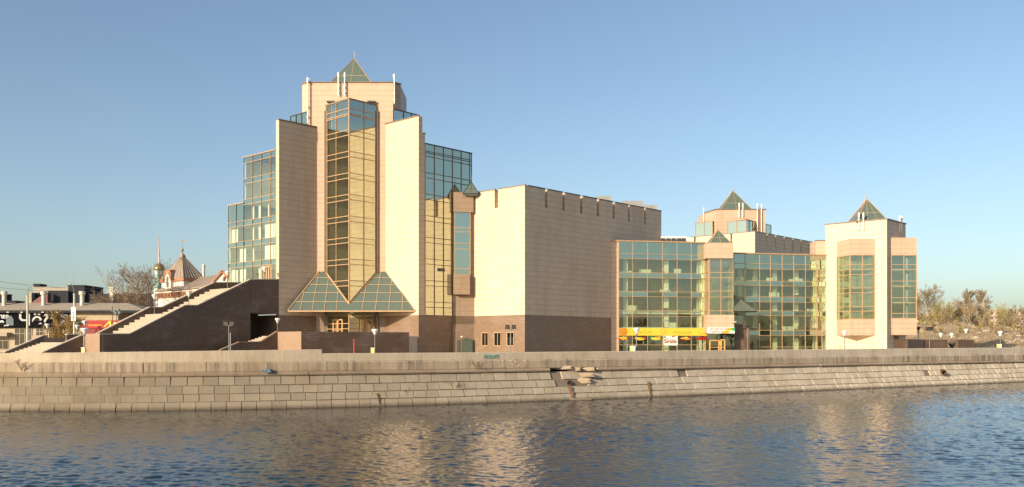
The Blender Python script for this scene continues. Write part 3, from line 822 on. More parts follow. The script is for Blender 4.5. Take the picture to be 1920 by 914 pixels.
# entrance doors low on both faces of the prow
dm = MB()
def doors(p, d, n, w_, h, z0, mb=dm):
    nrm = Vector((d.y, -d.x)) * .1
    L = n * w_
    for k in range(n + 1):
        a = p + d * k * w_ + nrm; mb.bar((a.x, a.y, z0), (a.x, a.y, z0 + h), .14, .12)
        if k < n:
            for e_ in (.12, w_ - .12):
                b = p + d * (k * w_ + e_) + nrm; mb.bar((b.x, b.y, z0), (b.x, b.y, z0 + h - .1), .12, .1)
            a2, b2 = p + d * (k * w_ + .1) + nrm, p + d * (k * w_ + w_ - .1) + nrm
            mb.bar((a2.x, a2.y, z0 + 1.05), (b2.x, b2.y, z0 + 1.05), .06, .08); mb.bar((a2.x, a2.y, z0 + .12), (b2.x, b2.y, z0 + .12), .08, .22)
    a, b = p + nrm - d * .07, p + d * L + nrm + d * .07
    mb.bar((a.x, a.y, z0 + h), (b.x, b.y, z0 + h), .12, .2)
doors(L0 - D2 * 2.1, -D2, 2, 1.25, 2.75, 2.9); M['doorwood'] = plain('door_timber', (.55, .30, .12), .45); dm.build('entrance_door', M['doorwood'], mus)
dm = MB(); doors(NA + D1 * 2.2, D1, 2, 1.25, 2.75, 2.9, dm); dm.build('entrance_door', M['doorwood'], mus)

# glass roof pyramids
def pyramid(name, x0, x1, y0, y1, zb_, za, mids=1, ring=.38, fmat='copper'):
    ap = Vector(((x0 + x1) / 2, (y0 + y1) / 2, za)); c_ = [Vector((x0, y0, zb_)), Vector((x1, y0, zb_)), Vector((x1, y1, zb_)), Vector((x0, y1, zb_))]
    gm_, fm_ = MB(), MB()
    for k in range(4):
        a, b = c_[k], c_[(k + 1) % 4]; gm_.face([a, b, ap])
        fm_.bar(a, ap, .10, .08); fm_.bar(a, b, .10, .1)
        fm_.bar(a.lerp(ap, ring), b.lerp(ap, ring), .07, .06)
        for j in range(1, mids + 1):
            fm_.bar(a.lerp(b, j / (mids + 1)), ap, .06, .05)
    fm_.tube([ap - Vector((0, 0, .2)), ap + Vector((0, 0, 1.2))], .035, 6)
    gm_.prism([(x0 + .2, y0 + .2), (x1 - .2, y0 + .2), (x1 - .2, y1 - .2), (x0 + .2, y1 - .2)], zb_ - .3, zb_ + .05)
    o_ = gm_.build(name, M['glass_roof'], mus); fm_.build('pyramid_ribs', M[fmat], o_)
yp = Yc + 2.4
pyramid('roof_pyramid', X(612, yp), X(612, yp) + 8.1, yp, yp + 8.1, zT + .05, z((HOR - 109.5) / F * (yp + 4.05)), 1)
# small dark pyramid in the court
yq = 153.6; pyramid('roof_pyramid', X(868, yq), X(898, yq), yq, yq + 2.5, z(25.0), z((HOR - 341) / F * (yq + 1.3)), 1, fmat='dkframe')

# gallery block with slotted parapet
Cc = P(984, 147.5); zC = z((HOR - 347.5) / F * Cc.y); zn_ = z((HOR - 390) / F * (Cc.y + 4))
Q = hit(Cc, D2, 889.5); LQ = (Q - Cc).length
Ce = hit(Cc, D1, 1240); LC = (Ce - Cc).length
def gallery(C0, L1, L2, slots1, slots2, z0, zslot, ztop, base_top=None, th=.9):
    mb, bb = MB(), MB()
    zlow = z0 if base_top is None else base_top
    if base_top is not None: bb.prism([C0, C0 + D1 * L1, C0 + D1 * L1 + D2 * L2, C0 + D2 * L2], z0, base_top)
    mb.prism([C0, C0 + D1 * L1, C0 + D1 * L1 + D2 * L2, C0 + D2 * L2], zlow, zslot, 0, bottom=False)
    mb.prism([C0 + (D1 + D2) * th, C0 + D1 * L1 + D2 * th, C0 + D1 * L1 + D2 * (L2 - .01), C0 + D2 * (L2 - .01) + D1 * th], zslot, ztop - .5, 0, top=1)
    e = [th] + [v for s_ in slots1 for v in s_] + [L1]
    for a, b in zip(e[::2], e[1::2]): mb.prism([C0 + D1 * a, C0 + D1 * b, C0 + D1 * b + D2 * th, C0 + D1 * a + D2 * th], zslot, ztop); cap(caps, [C0 + D1 * a + D2 * .1, C0 + D1 * b + D2 * .1], ztop, .34, .13, mat_=2)
    e = [0] + [v for s_ in slots2 for v in s_] + [L2]
    for a, b in zip(e[::2], e[1::2]): mb.prism([C0 + D2 * a, C0 + D2 * b, C0 + D2 * b + D1 * th, C0 + D2 * a + D1 * th], zslot, ztop); cap(caps, [C0 + D2 * a + D1 * .1, C0 + D2 * b + D1 * .1], ztop, .34, .13)
    return mb, bb
s1_ = [(T(Cc, D1, a), T(Cc, D1, b)) for a, b in ((1022.2, 1027.8), (1054.8, 1060.6), (1087.7, 1093.6), (1119.2, 1124.5), (1149, 1154), (1177.8, 1182), (1208, 1212.2))]
s2_ = [(T(Cc, D2, 934), T(Cc, D2, 927.5))]
gmb, gbb = gallery(Cc, LC, LQ, s1_, s2_, 0, zn_, zC, zb)
gmb.build('gallery_block', [M['cream'], M['roof']], mus); gbb.build('granite_base', M['brown'], mus)
# small windows low in the lit end of the gallery
def window(p, d, w_, h, z0, fr='copper', gl='glass_wing', mull=0, depth=.16):
    nrm = Vector((d.y, -d.x)); f_, g_ = MB(), MB()
    a, b = p + nrm * .03, p + d * w_ + nrm * .03
    for e_ in (a, b): f_.bar((e_.x, e_.y, z0), (e_.x, e_.y, z0 + h), .14, depth, up=(nrm.x, nrm.y, 0))
    for h_ in (z0, z0 + h): f_.bar((a.x, a.y, h_), (b.x, b.y, h_), depth + .01, .14)
    for k in range(mull):
        e_ = a.lerp(b, (k + 1) / (mull + 1)); f_.bar((e_.x, e_.y, z0), (e_.x, e_.y, z0 + h), .08, depth * .8, up=(nrm.x, nrm.y, 0))
    a2, b2 = p + nrm * .015, p + d * w_ + nrm * .015
    g_.face([v3(a2, z0), v3(b2, z0), v3(b2, z0 + h), v3(a2, z0 + h)])
    o_ = f_.build('window', M[fr], mus); g_.build('pane', M[gl], o_)
M['pane_dk'] = glass('dark_pane', (.1, .12, .1), (.75, .85, .72), .45)
for ua, ub in ((904, 916), (927, 940), (951, 964)):
    a = hit(Cc, D2, ua); b = hit(Cc, D2, ub); window(a, (b - a).normalized(), (b - a).length, 2.2, z(-.35), 'copper', 'pane_dk', 1)
# corner shaft with tall window between court glass and gallery
Po = hit(B, D1, 849.5)
sh_ = MB(); po2, q2 = Po, Q
di = (q2 - po2).normalized(); ni = Vector((di.y, -di.x))
zo = [z((HOR - v_) / F * ((po2.y + q2.y) / 2)) for v_ in (595, 553, 515, 399, 362)]
Wd = (q2 - po2).length
sh_.prism([po2 - di * .0, q2, q2 + Bk * 6, po2 + Bk * 6], zo[0] - 1.2, zo[1])
sh_.prism([po2 + ni * .02, q2 - di * .9 + ni * .02, q2 - di * .9 + ni * 1.0, po2 + ni * 1.0], zo[1], zo[2])
sh_.prism([po2, q2, q2 + Bk * 6, po2 + Bk * 6], zo[1], zo[4])
sh_.prism([po2 + ni * .02, q2 + ni * .02, q2 - di * .3 + ni * .6, po2 + ni * .6], zo[3], zo[4] - .03)
sh_.build('corner_shaft', M['pink'], mus)
gs2, fs2 = MB(), MB()
pa, pb = po2 + di * .15 + ni * .35, q2 - di * .75 + ni * .35
hs_ = [zo[2], zo[2] + .9, zo[2] + 4.2, zo[2] + 5.2, zo[3] - 2.6 - .7, zo[3] - 2.6, zo[3]]
curtain(gs2, fs2, pa, pb, [], sorted(hs_), .10)
o = gs2.build('shaft_window', [M['glass_span'], M['glass_span']], mus); fs2.build('glazing_frame', M['copper'], o)
cap(caps, [po2, q2], zo[4], .3, .12)
dd = MB()
for ua, ub, vt in ((853, 862.5, 638), (866, 886, 636)):
    yy = (po2.y + q2.y) / 2 - .15
    dd.box((X((ua + ub) / 2, yy), yy, 0), (ub - ua) / F * yy, .12, Z(vt, yy))
bw2 = MB(); bw2.prism([po2 - D1 * 1.0, po2, q2, q2 + Bk * 3, po2 + Bk * 3], 0, zb)
bw2.build('granite_base', M['brown'], mus); dd.build('service_door', plain('green_door', (.06, .075, .055), .4), mus)
lw_ = MB(); lw_.lathe((X(866, po2.y - .4), po2.y - .5, Z(632, po2.y)), [(.02, -.18), (.17, -.1), (.2, 0), (.17, .1), (.02, .18)], 12)
lw_.build('wall_lamp', M['white'], mus)
# roof plant on the gallery
for u0_, u1_, v0_, v1_, yy in ((1118, 1145, 376, 369.5, 168), (1166, 1204, 386, 378.5, 178), (1196, 1230, 394, 386, 184)):
    rp = MB(); rp.box((X((u0_ + u1_) / 2, yy), yy, zC - .6), (u1_ - u0_) / F * yy, 2.2, Z(v1_, yy) - zC + .6); rp.build('roof_plant', M['grey'], mus)

# the glazed wing
W0 = hit(Cc, D1, 1146); Wa = P(1160, W0.y + .1); Wb = P(1323, 168.0)
Wc = P(1376, 169.2); We = P(1552, 173.3)
zW1 = z((HOR - 453) / F * Wa.y); zW2 = z((HOR - 476) / F * Wc.y)
def zv(v_, Y_): return z((HOR - v_) / F * Y_)
st = MB(); st.prism([W0, Wa, Wa + Bk * 4, W0 + Bk * 2], 0, zW1 + .02)
st.build('wing_end_wall', M['front_dim'], mus)
uv_ = lambda p_, q_, cols_: [ (hit(p_, (q_ - p_).normalized(), c_) - p_).length / (q_ - p_).length for c_ in cols_]
wz1 = [0.0] + [zv(v_, Wa.y) for v_ in (647, 629, 616, 593, 582, 556, 546.5, 520.4, 511, 485, 475.8)] + [zW1]
WG = [M['glass_wing'], M['glass_span']]
glazed('wing_glazing', WG, M['copper'], Wa, Wb, uv_(Wa, Wb, (1186, 1214, 1242, 1269.5, 1296, 1320)), wz1, .085, jit=.026, span=1.0, top=2)
wz2 = [0.0] + [zv(v_, Wc.y) for v_ in (651, 629, 619.5, 592, 582.5, 566, 556, 535, 526, 503.7, 494)] + [zW2]
glazed('wing_glazing', WG, M['copper'], Wc, We, uv_(Wc, We, (1397, 1424, 1444.5, 1466.5, 1488, 1510, 1531, 1541)), wz2, .085, jit=.026, span=1.0, top=2)
iw = MB()
Ub = Bk * 7.5
iw.prism([Wa + Bk * .25, Wb + Bk * .25, Wb + Ub, Wa + Ub], zW1 - .35, zW1, 2)
iw.prism([Wc + Bk * .25, We + Bk * .25, We + Ub, Wc + Ub], zW2 - .35, zW2, 2)
for v_ in (616, 586, 550, 515, 480):
    h = zv(v_, Wa.y); iw.prism([Wa + Bk * .5, Wb + Bk * .5, Wb + Ub, Wa + Ub], h - .25, h + .25, 0, top=1)
for v_ in (624, 587, 560, 530, 499):
    h = zv(v_, Wc.y); iw.prism([Wc + Bk * .5, We + Bk * .5, We + Ub, Wc + Ub], h - .25, h + .25, 0, top=1)
iw.prism([Wa + Ub, We + Ub, We + Ub + Bk * .4, Wa + Ub + Bk * .4], 0, zW2 - .36, 0); iw.prism([Wa + Ub, Wb + Ub, Wb + Ub + Bk * .39, Wa + Ub + Bk * .39], zW2 - .35, zW1 - .36, 0)
iw.prism([Wb + Bk * .3 - Fr * .2, Wb + Bk * .3, Wb + Ub, Wb + Ub - Fr * .2], 0, zW1 - .36, 0)
iw.prism([Wc + Bk * .3, Wc + Bk * .3 + Fr * .2, Wc + Ub + Fr * .2, Wc + Ub], 0, zW2 - .36, 0)
iw.prism([We + Bk * .3 - Fr * .2, We + Bk * .3, We + Ub, We + Ub - Fr * .2], 0, zW2 - .36, 0)
iw.build('wing_interior', [M['inside'], M['floor'], M['roof']], mus)
for k, u_ in enumerate((1172, 1249, 1311)):
    q_ = hit(Wa + Bk * 1.7, (Wb - Wa).normalized(), u_); ic = MB(); ic.box((q_.x, q_.y, 0), .85, .85, zW1 - .4); ic.build('inside_column', M['inside'], mus)
for k, u_ in enumerate((1387, 1415, 1452, 1492, 1528, 1546)):
    q_ = hit(Wc + Bk * 2.4, (We - Wc).normalized(), u_); ic = MB(); ic.box((q_.x, q_.y, 0), .8, .8, zW2 - .4); ic.build('inside_column', M['inside'], mus)
ir = MB()      # radiators, shelves and stacked boxes standing along the glass
random.seed(5)
for (p_, q_, ls) in ((Wa, Wb, (616, 586, 550, 515)), (Wc, We, (624, 587, 560, 530, 499))):
    L = (q_ - p_).length; d_ = (q_ - p_) / L
    for v_ in ls:
        h = zv(v_, p_.y) + .26; x = .6
        while x < L - 2:
            w2 = random.uniform(.5, 2.2)
            if random.random() < .62:
                c_ = p_ + d_ * (x + w2 / 2) + Bk * random.uniform(.8, 1.6)
                ir = MB(); ir.box((c_.x, c_.y, h), w2, .35, random.uniform(.5, 1.1), 0, d_); ir.build('inside_cabinet', M['blind'] if random.random() < .7 else M['wood'], mus)
            x += w2 + random.uniform(.3, 2.5)
cap(caps, [Wa, Wb], zW1, .4, .22, mat_=1); cap(caps, [Wc, We], zW2, .4, .22, mat_=1); cap(caps, [W0, Wa], zW1 + .02, .4, .2, mat_=1)
# café corner bay
yb = 166.0
b0, b1 = P(1326, yb), P(1375, yb); bL = 2.6
zb_ = [zv(v_, yb) for v_ in (625, 591, 485, 456)]
cb, cb2 = MB(), MB()
cb.prism([P(1325, yb - .1), P(1376.5, yb - .1), P(1376.5, yb - .1) + Bk * 3.6, P(1325, yb - .1) + Bk * 3.4], zb_[0], zb_[1])
cb2.prism([P(1323.5, yb - .1), P(1375, yb - .1), P(1375, yb - .1) + Bk * 6, P(1323.5, yb - .1) + Bk * 6], zb_[2], zb_[3])
cb.build('corner_bay_stone', M['front_dim'], mus); cb2.build('corner_bay_stone', M['front_dim'], mus)
gc, fc = MB(), MB()
zz = [zb_[1]] + [zv(v_, yb) for v_ in (583, 557, 546, 521, 511)] + [zb_[2]]
curtain(gc, fc, b0 + Bk * .25 + Fr * .3, b1 + Bk * .25, [.04, .5], zz, .10, span=1.2)
curtain(gc, fc, b0 + Bk * 3 + Fr * .3, b0 + Bk * .25 + Fr * .3, [.5], zz, .10, span=1.2)
curtain(gc, fc, b1 + Bk * .25, b1 + Bk * 3.2, [.5], zz, .10, span=1.2)
o = gc.build('corner_bay_glazing', [M['glass_wing'], M['glass_wing']], mus); fc.build('glazing_frame', M['copper'], o)
pyramid('roof_pyramid', X(1331.5, yb), X(1371.5, yb), yb + .1, yb + 4.6, zb_[3] + .02, zv(430.5, yb + 2.4), 1)
# dark entrance recess with a hood
rc = MB(); p0, p1 = P(1352, 168.6), P(1404, 168.0)
rc.prism([p0, p1, p1 + Bk * .8, p0 + Bk * .4], 0, zv(608, 168))
rc.prism([P(1396, 167.4), P(1406, 167.4), P(1406, 167.4) + Bk * 1.5, P(1396, 167.4) + Bk * 1.5], 0, zv(618, 167.4))
rc.build('recess_wall', M['dark'], mus)
hm = MB(); h0 = zv(551, 168.8); h1 = zv(582.5, 166)
ra, rb_, rc_ = P(1374, 169.0), P(1377, 165.6), P(1418, 166.0); rd = P(1419.5, 169.9)
hm.face([v3(rb_, h1), v3(rc_, h1), v3(ra, h0)]); hm.face([v3(rc_, h1), v3(rd, h1), v3(ra, h0)]); hm.face([v3(rb_, h1 - .12), v3(ra, h1 - .12), v3(rd, h1 - .12), v3(rc_, h1 - .12)])
hm.bar(v3(rb_, h1 - .06), v3(rc_, h1 - .06), .15, .14); hm.bar(v3(rc_, h1 - .06), v3(rd, h1 - .06), .15, .14); hm.face([v3(ra, h0), v3(ra, h1), v3(rb_, h1)])
for k in range(1, 6):
    hm.bar(v3(ra, h0), v3(rb_.lerp(rc_, k / 6), h1 + .03), .05, .05)
hm.build('side_entrance_hood', plain('green_copper', (.13, .14, .11), .5, .5), mus)
# café door
cd = MB(); q_ = P(1329, 166.3)
doors(P(1330, 166.4), Fr, 1, 1.75, 2.3, 0, cd); doors(P(1351, 166.4), Fr, 1, .75, 2.4, 0, cd)
cd.build('cafe_door', plain('orange_timber', (.58, .30, .10), .45), mus)
cg = MB(); a, b = P(1326, 166.6), P(1377, 166.6); cg.face([v3(a, 0), v3(b, 0), v3(b, zb_[0]), v3(a, zb_[0])]); cg.build('cafe_door_glass', M['pane_dk'], mus)
# roof things on the wing
rw = MB()
for u0_, u1_, v0_, v1_ in ((1238, 1285, 452, 444.5), (1262, 1292, 452, 446)):
    yy = 176 if u0_ < 1250 else 179
    rw.box((X((u0_ + u1_) / 2, yy), yy, zW1), (u1_ - u0_) / F * yy, 1.6, Z(v1_, yy) - zW1)
rw.build('roof_plant', [M['white']], mus)
rw = MB(); yy = 175.0
for u_ in (1243, 1253, 1263, 1273, 1282): q_ = P(u_, yy); rw.box((q_.x, q_.y, zW1 + .3), .75, .15, Z(446, yy) - zW1 - .4)
rw.build('roof_vent', M['dkgrey'], mus)

# far gallery and far tower behind the wing
Gc = P(1415.5, 208.0); zG = z((HOR - 434.5) / F * Gc.y)
sl1 = [(T(Gc, D1, a), T(Gc, D1, b)) for a, b in ((1437.3, 1440.3), (1453, 1456), (1469.5, 1472.3), (1486.2, 1488.8), (1501, 1503.4), (1516, 1518.2), (1530.3, 1532.2))]
sl2 = [(T(Gc, D2, 1373), T(Gc, D2, 1369.5)), (T(Gc, D2, 1304.5), T(Gc, D2, 1301))]
LG1, LG2 = T(Gc, D1, 1537), T(Gc, D2, 1286)
fg, _ = gallery(Gc, LG1, LG2, sl1, sl2, 0, zG - 2.9, zG)
fg.build('gallery_block', [M['cream'], M['roof']], mus)
yt = 226.0; t0, t1, t2 = P(1342.5, yt), P(1435, yt), P(1321, yt + 6.0)
zt2 = z((HOR - 393.5) / F * yt)
tw = MB(); tw.prism([t2, t0, t1, t1 + Bk * 12, t2 + Bk * 8], z(20), zt2); tw.build('tower_head', M['front_dim'], mus)
cap(caps, [t2, t0, t1, t1 + Bk * 10], zt2, .4, .18)
pyramid('roof_pyramid', X(1350.5, yt + 2), X(1413, yt + 2), yt + 2, yt + 10.1, zt2 + .05, z((HOR - 357.5) / F * (yt + 6.05)), 1)
n0 = P(1399, yt - 4); 
glazed('tower_glazing', [M['glass_span'], M['glass_span']], M['copper'], P(1364, yt - .3), n0, [.5], [z(26.5), zv(413, n0.y)], .14)
glazed('tower_glazing', [M['glass_span'], M['glass_span']], M['copper'], n0, P(1415.5, yt - .3), [.35, .7], [z(26.5), zv(413, n0.y)], .14)
glazed('tower_glazing', [M['glass_span'], M['glass_span']], M['copper'], P(1304, yt + 4), P(1336, yt + .5), [.5], [z(26), zv(419, yt + 4)], .14)
glazed('tower_glazing', [M['glass_span'], M['glass_span']], M['copper'], P(1436, yt + .5), P(1445.5, yt + 3), [], [z(26), zv(421, yt + 1)], .14)
tb = MB(); tb.prism([P(1363, yt - .2), n0 - Bk * .3, P(1416.5, yt - .2), P(1416.5, yt - .2) + Bk * .15, P(1363, yt - .2) + Bk * .15], zv(413, n0.y), zv(413, n0.y) + .2)
tb.prism([P(1303, yt + 4), P(1337, yt + .4), P(1337, yt + 5), P(1303, yt + 8)], zv(419, yt + 4), zv(419, yt + 4) + .2)
tb.prism([P(1364.5, yt + .1), n0 + Bk * .6, P(1414.5, yt + .1)], z(22), zv(413, n0.y) - .1, 1)
tb.prism([P(1305, yt + 4.6), P(1336, yt + 1.1), P(1336, yt + 5), P(1305, yt + 8)], z(22), zv(419, yt + 4) - .1, 1)
tb.prism([P(1436, yt + 1.1), P(1445, yt + 3.6), P(1445, yt + 9), P(1436, yt + 9)], z(22), zv(421, yt + 1) + .1, 1)
tb.build('shoulder_roof', [M['cap'], M['insidedk']], mus)

# corner tower at the right end
Dc = P(1663, 165.6); zD = z((HOR - 411.5) / F * Dc.y)
LD2 = T(Dc, D2, 1547.5) ; LD1 = T(Dc, D1, 1698)
ct = MB(); ct.prism([Dc, Dc + D1 * LD1, Dc + D1 * LD1 + D2 * LD2, Dc + D2 * LD2], 0, zD)
ct.build('corner_tower', M['cream'], mus)
cap(caps, [Dc + D2 * LD2, Dc, Dc + D1 * LD1], zD, .36, .16)
yp = 168.6; pyramid('roof_pyramid', X(1606.5, yp), X(1667, yp), yp, yp + 5.9, zD + .05, z((HOR - 372.5) / F * (yp + 2.95)), 2)
def bay_tri(pts, zvals, uses, back):
    """a projecting bay: stone band, glass, stone band; pts left to right in plan (outside order)"""
    s_, s2_, g_, f_ = MB(), MB(), MB(), MB()
    s_.prism(pts + back, zvals[0], zvals[1]); s2_.prism(pts + back, zvals[2], zvals[3]); s2_.build('bay_stone_band', M['front_dim'], mus)
    c_ = sum((p_ for p_ in pts + back), Vector((0, 0))) / len(pts + back)
    ins = [p_ + (c_ - p_).normalized() * .10 for p_ in pts]
    for (p_, q_), (us_, zs_) in zip(zip(ins, ins[1:]), uses): curtain(g_, f_, p_, q_, us_, [zvals[1]] + zs_ + [zvals[2]], .11, span=1.0, edge=.16)
    return s_, g_, f_
# bay on the lit face
Pl, Pr = hit(Dc, D2, 1569), hit(Dc, D2, 1641)
yA = Pr.y; ap = Vector((X(1593, yA), yA)) 
rowv = [583, 574.5, 548, 539, 513.5, 503.8, 494.5]
zs_b = [zv(v_, 164.8) for v_ in (629, 598, 476.5, 445.5)]
rows_b = [zv(v_, 164.8) for v_ in rowv]
ap = Vector((ap.x, yA - .1)); 
s_, g_, f_ = bay_tri([Pl - D1 * .02, ap, Pr - D1 * .02], zs_b, [([.5], rows_b), ([.5], rows_b)], [])
s_.build('bay_stone_band', M['front_dim'], mus); o = g_.build('bay_glazing', [M['glass_bayr'], M['glass_bayr']], mus); f_.build('glazing_frame', M['copper'], o)
us_ = MB(); lowp = hit(Dc, D2, 1606); zl = zv(640, lowp.y)
for a, b in ((Pl, ap), (ap, Pr)): us_.face([v3(b, zs_b[0]), v3(a, zs_b[0]), v3(lowp, zl)])
us_.build('bay_underside', M['cream'], mus)
# bay on the shaded face
Ql = hit(Dc, D1, 1670); qr = Vector((X(1719, Ql.y), Ql.y)); tb_ = (Vector((Ql.x, Ql.y)) - qr)
Qb = hit(Dc, D1, 1697.5) + D1 * 1.5
zs_c = [zv(v_, Ql.y) for v_ in (628.5, 597, 479, 446)]
rows_c = [zv(v_, Ql.y) for v_ in (588, 568, 558.5, 537, 527.5, 506, 496.5)]
s_, g_, f_ = bay_tri([Ql - D2 * .02, qr, Qb - D2 * .02], zs_c, [([.5], rows_c), ([.5], rows_c)], [])
s_.build('bay_stone_band', M['front_dim'], mus); o = g_.build('bay_glazing', [M['glass_bayr'], M['glass_bayr']], mus); f_.build('glazing_frame', M['copper'], o)
ic2 = MB()
for c3, zz_ in (([Pl + D1 * .3, ap + Bk * .7 + Fr * .2, Pr + D1 * .3 - Fr * .4], rows_b), ([Ql + D2 * .3 + Bk * .2, qr + Bk * .6 - Fr * .7, Qb + D2 * .3], rows_c)):
    for h in zz_[1::2]: ic2.prism(c3, h - .3, h + .2)
ic2.build('bay_floors', M['inside'], mus)
# left bay stub of the corner tower above the wing
lb = MB(); a = Dc + D2 * LD2
lb.prism([a + Vector((-1.6, .6)), a + Vector((.2, .3)), a + Vector((.2, 4)), a + Vector((-1.6, 4))], zW2 - 4, zv(451.5, a.y)); lb.build('bay_stone_band', M['front_dim'], mus)
cap(caps, [a + Vector((-1.7, .6)), a + Vector((.1, .3))], zv(451.5, a.y), .3, .14)
td = MB(); a = hit(Dc, D1, 1676); b = hit(Dc, D1, 1684)
nrm = -D2
td.prism([a + nrm * .12, b + nrm * .12, b + nrm * .02, a + nrm * .02], 0, zv(630.5, a.y)); td.build('service_door', plain('brown_door', (.10, .065, .04), .5), mus)

# plaza in front of the entrance
K = P(565, 137.5); Km = hit(K, D2, 520); Kr = P(767, 146.8)
zk = z((HOR - 622) / F * K.y); th = .45
pz = empty('entrance_plaza', (K.x, K.y, 0), 'raised entrance terrace with dark granite retaining wall and a short side stair', 'terrace')
w1, w2, fl_ = MB(), MB(), MB()
dk = (Kr - K).normalized(); nk = Vector((-dk.y, dk.x))
w1.prism([K, Kr, Kr + nk * th, K + nk * th], 0, zk)
w1.build('retaining_wall', M['dark'], pz)
w2.prism([K + nk * .01 - dk * .02, K + D1 * th, Km + D1 * th, Km], 0, zk + .01); w2.build('retaining_wall', M['tan'], pz)
fl_.prism([K + D1 * .3 + D2 * .3, Kr + nk * .3, B - D2 * -.2, E2 - Bk * .1, E1 - Bk * .1, A - D2 * .2, Km + D1 * .3], 0, 2.9); fl_.build('terrace_floor', M['conc'], pz)
sw = MB()
def prof_wall(mb, o_, dirn, prof, side, thk, mat_=0, z0=0.0):
    """upright wall: prof = (t, z) along dirn from o_, thickness thk towards side"""
    a = [o_ + dirn * t_ for t_, _ in prof]
    fr_ = [(p_.x, p_.y, h) for p_, (_, h) in zip(a, prof)]; bk_ = [(p_.x + side.x * thk, p_.y + side.y * thk, h) for p_, (_, h) in zip(a, prof)]
    for k in range(len(prof) - 1):
        p_, q_ = fr_[k], fr_[k + 1]; pb, qb = bk_[k], bk_[k + 1]
        if abs(prof[k][0] - prof[k + 1][0]) < 1e-6: continue
        mb.face([(q_[0], q_[1], z0), (p_[0], p_[1], z0), p_, q_], mat_); mb.face([(pb[0], pb[1], z0), (qb[0], qb[1], z0), qb, pb], mat_)
        mb.face([q_, p_, pb, qb], mat_)
    for p_, pb in ((fr_[0], bk_[0]), (bk_[-1], fr_[-1])): mb.face([(p_[0], p_[1], z0), (pb[0], pb[1], z0), pb, p_], mat_)
def coping(mb, o_, dirn, prof, side, thk, mat_=0, over=.08, h=.13):
    c_ = o_ + side * thk / 2
    for (ta, za), (tb2, zb2) in zip(prof, prof[1:]):
        a, b = c_ + dirn * ta, c_ + dirn * tb2; mb.bar((a.x, a.y, za + h / 2), (b.x, b.y, zb2 + h / 2), thk + over * 2, h, mat_)
Ms = Km + D2 * 0.0
def tz(o_, u, v): p_ = hit(o_, -D1, u); return ((p_ - o_).length, Z(v, p_.y))
pr = [(0, zk), tz(Ms, 518, 624), tz(Ms, 489, 642), tz(Ms, 449, 642.5), tz(Ms, 415, 657), tz(Ms, 409, 661)]
prof_wall(sw, Ms, -D1, pr, D2, .4); sw.build('stair_side_wall', M['dark'], pz)
co = MB(); coping(co, Ms, -D1, pr, D2, .4); co.build('coping', M['tan'], pz)
stp = MB(); tl = pr[4][0]
n_ = 16
for k in range(n_):
    ta = tl * (1 - k / n_); stp.prism([Ms - D1 * ta + D2 * .42, Ms - D1 * (ta - tl / n_) + D2 * .42, Ms - D1 * (ta - tl / n_) + D2 * 3.4, Ms - D1 * ta + D2 * 3.4], 0, 2.9 * (k + 1) / n_)
stp.build('steps', M['step'], pz)

# ------------------------------------------------------------------ the grand outer stair
st = empty('grand_staircase', (A.x - 10, A.y - 8, 0), 'long dark granite outdoor staircase with pale steps climbing to the left side of the museum', 'staircase')
O = A - D1 * .02
W = 11.0
pn = [(0, Z(525, A.y)), tz(O, 470, 525), tz(O, 370, 573.5), tz(O, 347, 573.5), tz(O, 243, 627), tz(O, 187, 627.5)]
tE = pn[-1][0]
zo_ = Z(588.5, hit(O, -D1, 500).y); to = T(O, -D1, 469)
wl = MB(); wm = MB()
zo_top = pn[1][1]
prof_wall(wm, O, -D1, [pn[0], (to, zo_top)], D2, .5, 0, zo_)
prof_wall(wm, O, -D1, [(to, zo_top)] + pn[1:], D2, .5, 0, 0)
wm.build('side_wall', M['dark'], st)
wf = MB(); prof_wall(wf, O + D2 * W, -D1, pn, D2, .5, 0, 0); wf.build('side_wall', M['dark'], st)
cpg = MB(); coping(cpg, O, -D1, pn, D2, .5); cpg.build('coping', M['conc'], st); cpg = MB(); coping(cpg, O + D2 * W, -D1, pn, D2, .5); cpg.build('coping', M['conc'], st)
sp = MB()
def flight(t_low, t_high, z_low, z_high, s_a, s_b, mb, O_=O):
    n_ = max(1, round((z_high - z_low) / .44)); dt = (t_low - t_high) / n_
    for k in range(n_):
        ta, tb2 = t_low - dt * k, t_low - dt * (k + 1)
        h = z_low + (z_high - z_low) * (k + 1) / n_
        mb.prism([O_ - D1 * ta + D2 * s_a, O_ - D1 * tb2 + D2 * s_a, O_ - D1 * tb2 + D2 * s_b, O_ - D1 * ta + D2 * s_b], h - 1.1, h - (.0 if k % 2 else .002))
    return
RH = 1.15
z_t, z_m, z_l = pn[1][1] - RH, pn[2][1] - RH, pn[4][1] - RH
flight(pn[2][0], pn[1][0], z_m, z_t, .52, W - .02, sp)
flight(pn[4][0], pn[3][0], z_l, z_m, .52, W - .02, sp)
sp.prism([O - D1 * pn[3][0] + D2 * .52, O - D1 * pn[2][0] + D2 * .52, O - D1 * pn[2][0] + D2 * (W - .02), O - D1 * pn[3][0] + D2 * (W - .02)], z_m - .9, z_m)
sp.prism([O - D1 * pn[1][0] + D2 * .52, O + D2 * .9, O + D2 * 16 , O - D1 * pn[1][0] + D2 * (W + 5)], z_t - .5, z_t)
sp.prism([O - D1 * (tE - .5) + D2 * .52, O - D1 * pn[4][0] + D2 * .52, O - D1 * pn[4][0] + D2 * (W + 9), O - D1 * (tE - .5) + D2 * (W + 9)], z_l - .9, z_l)
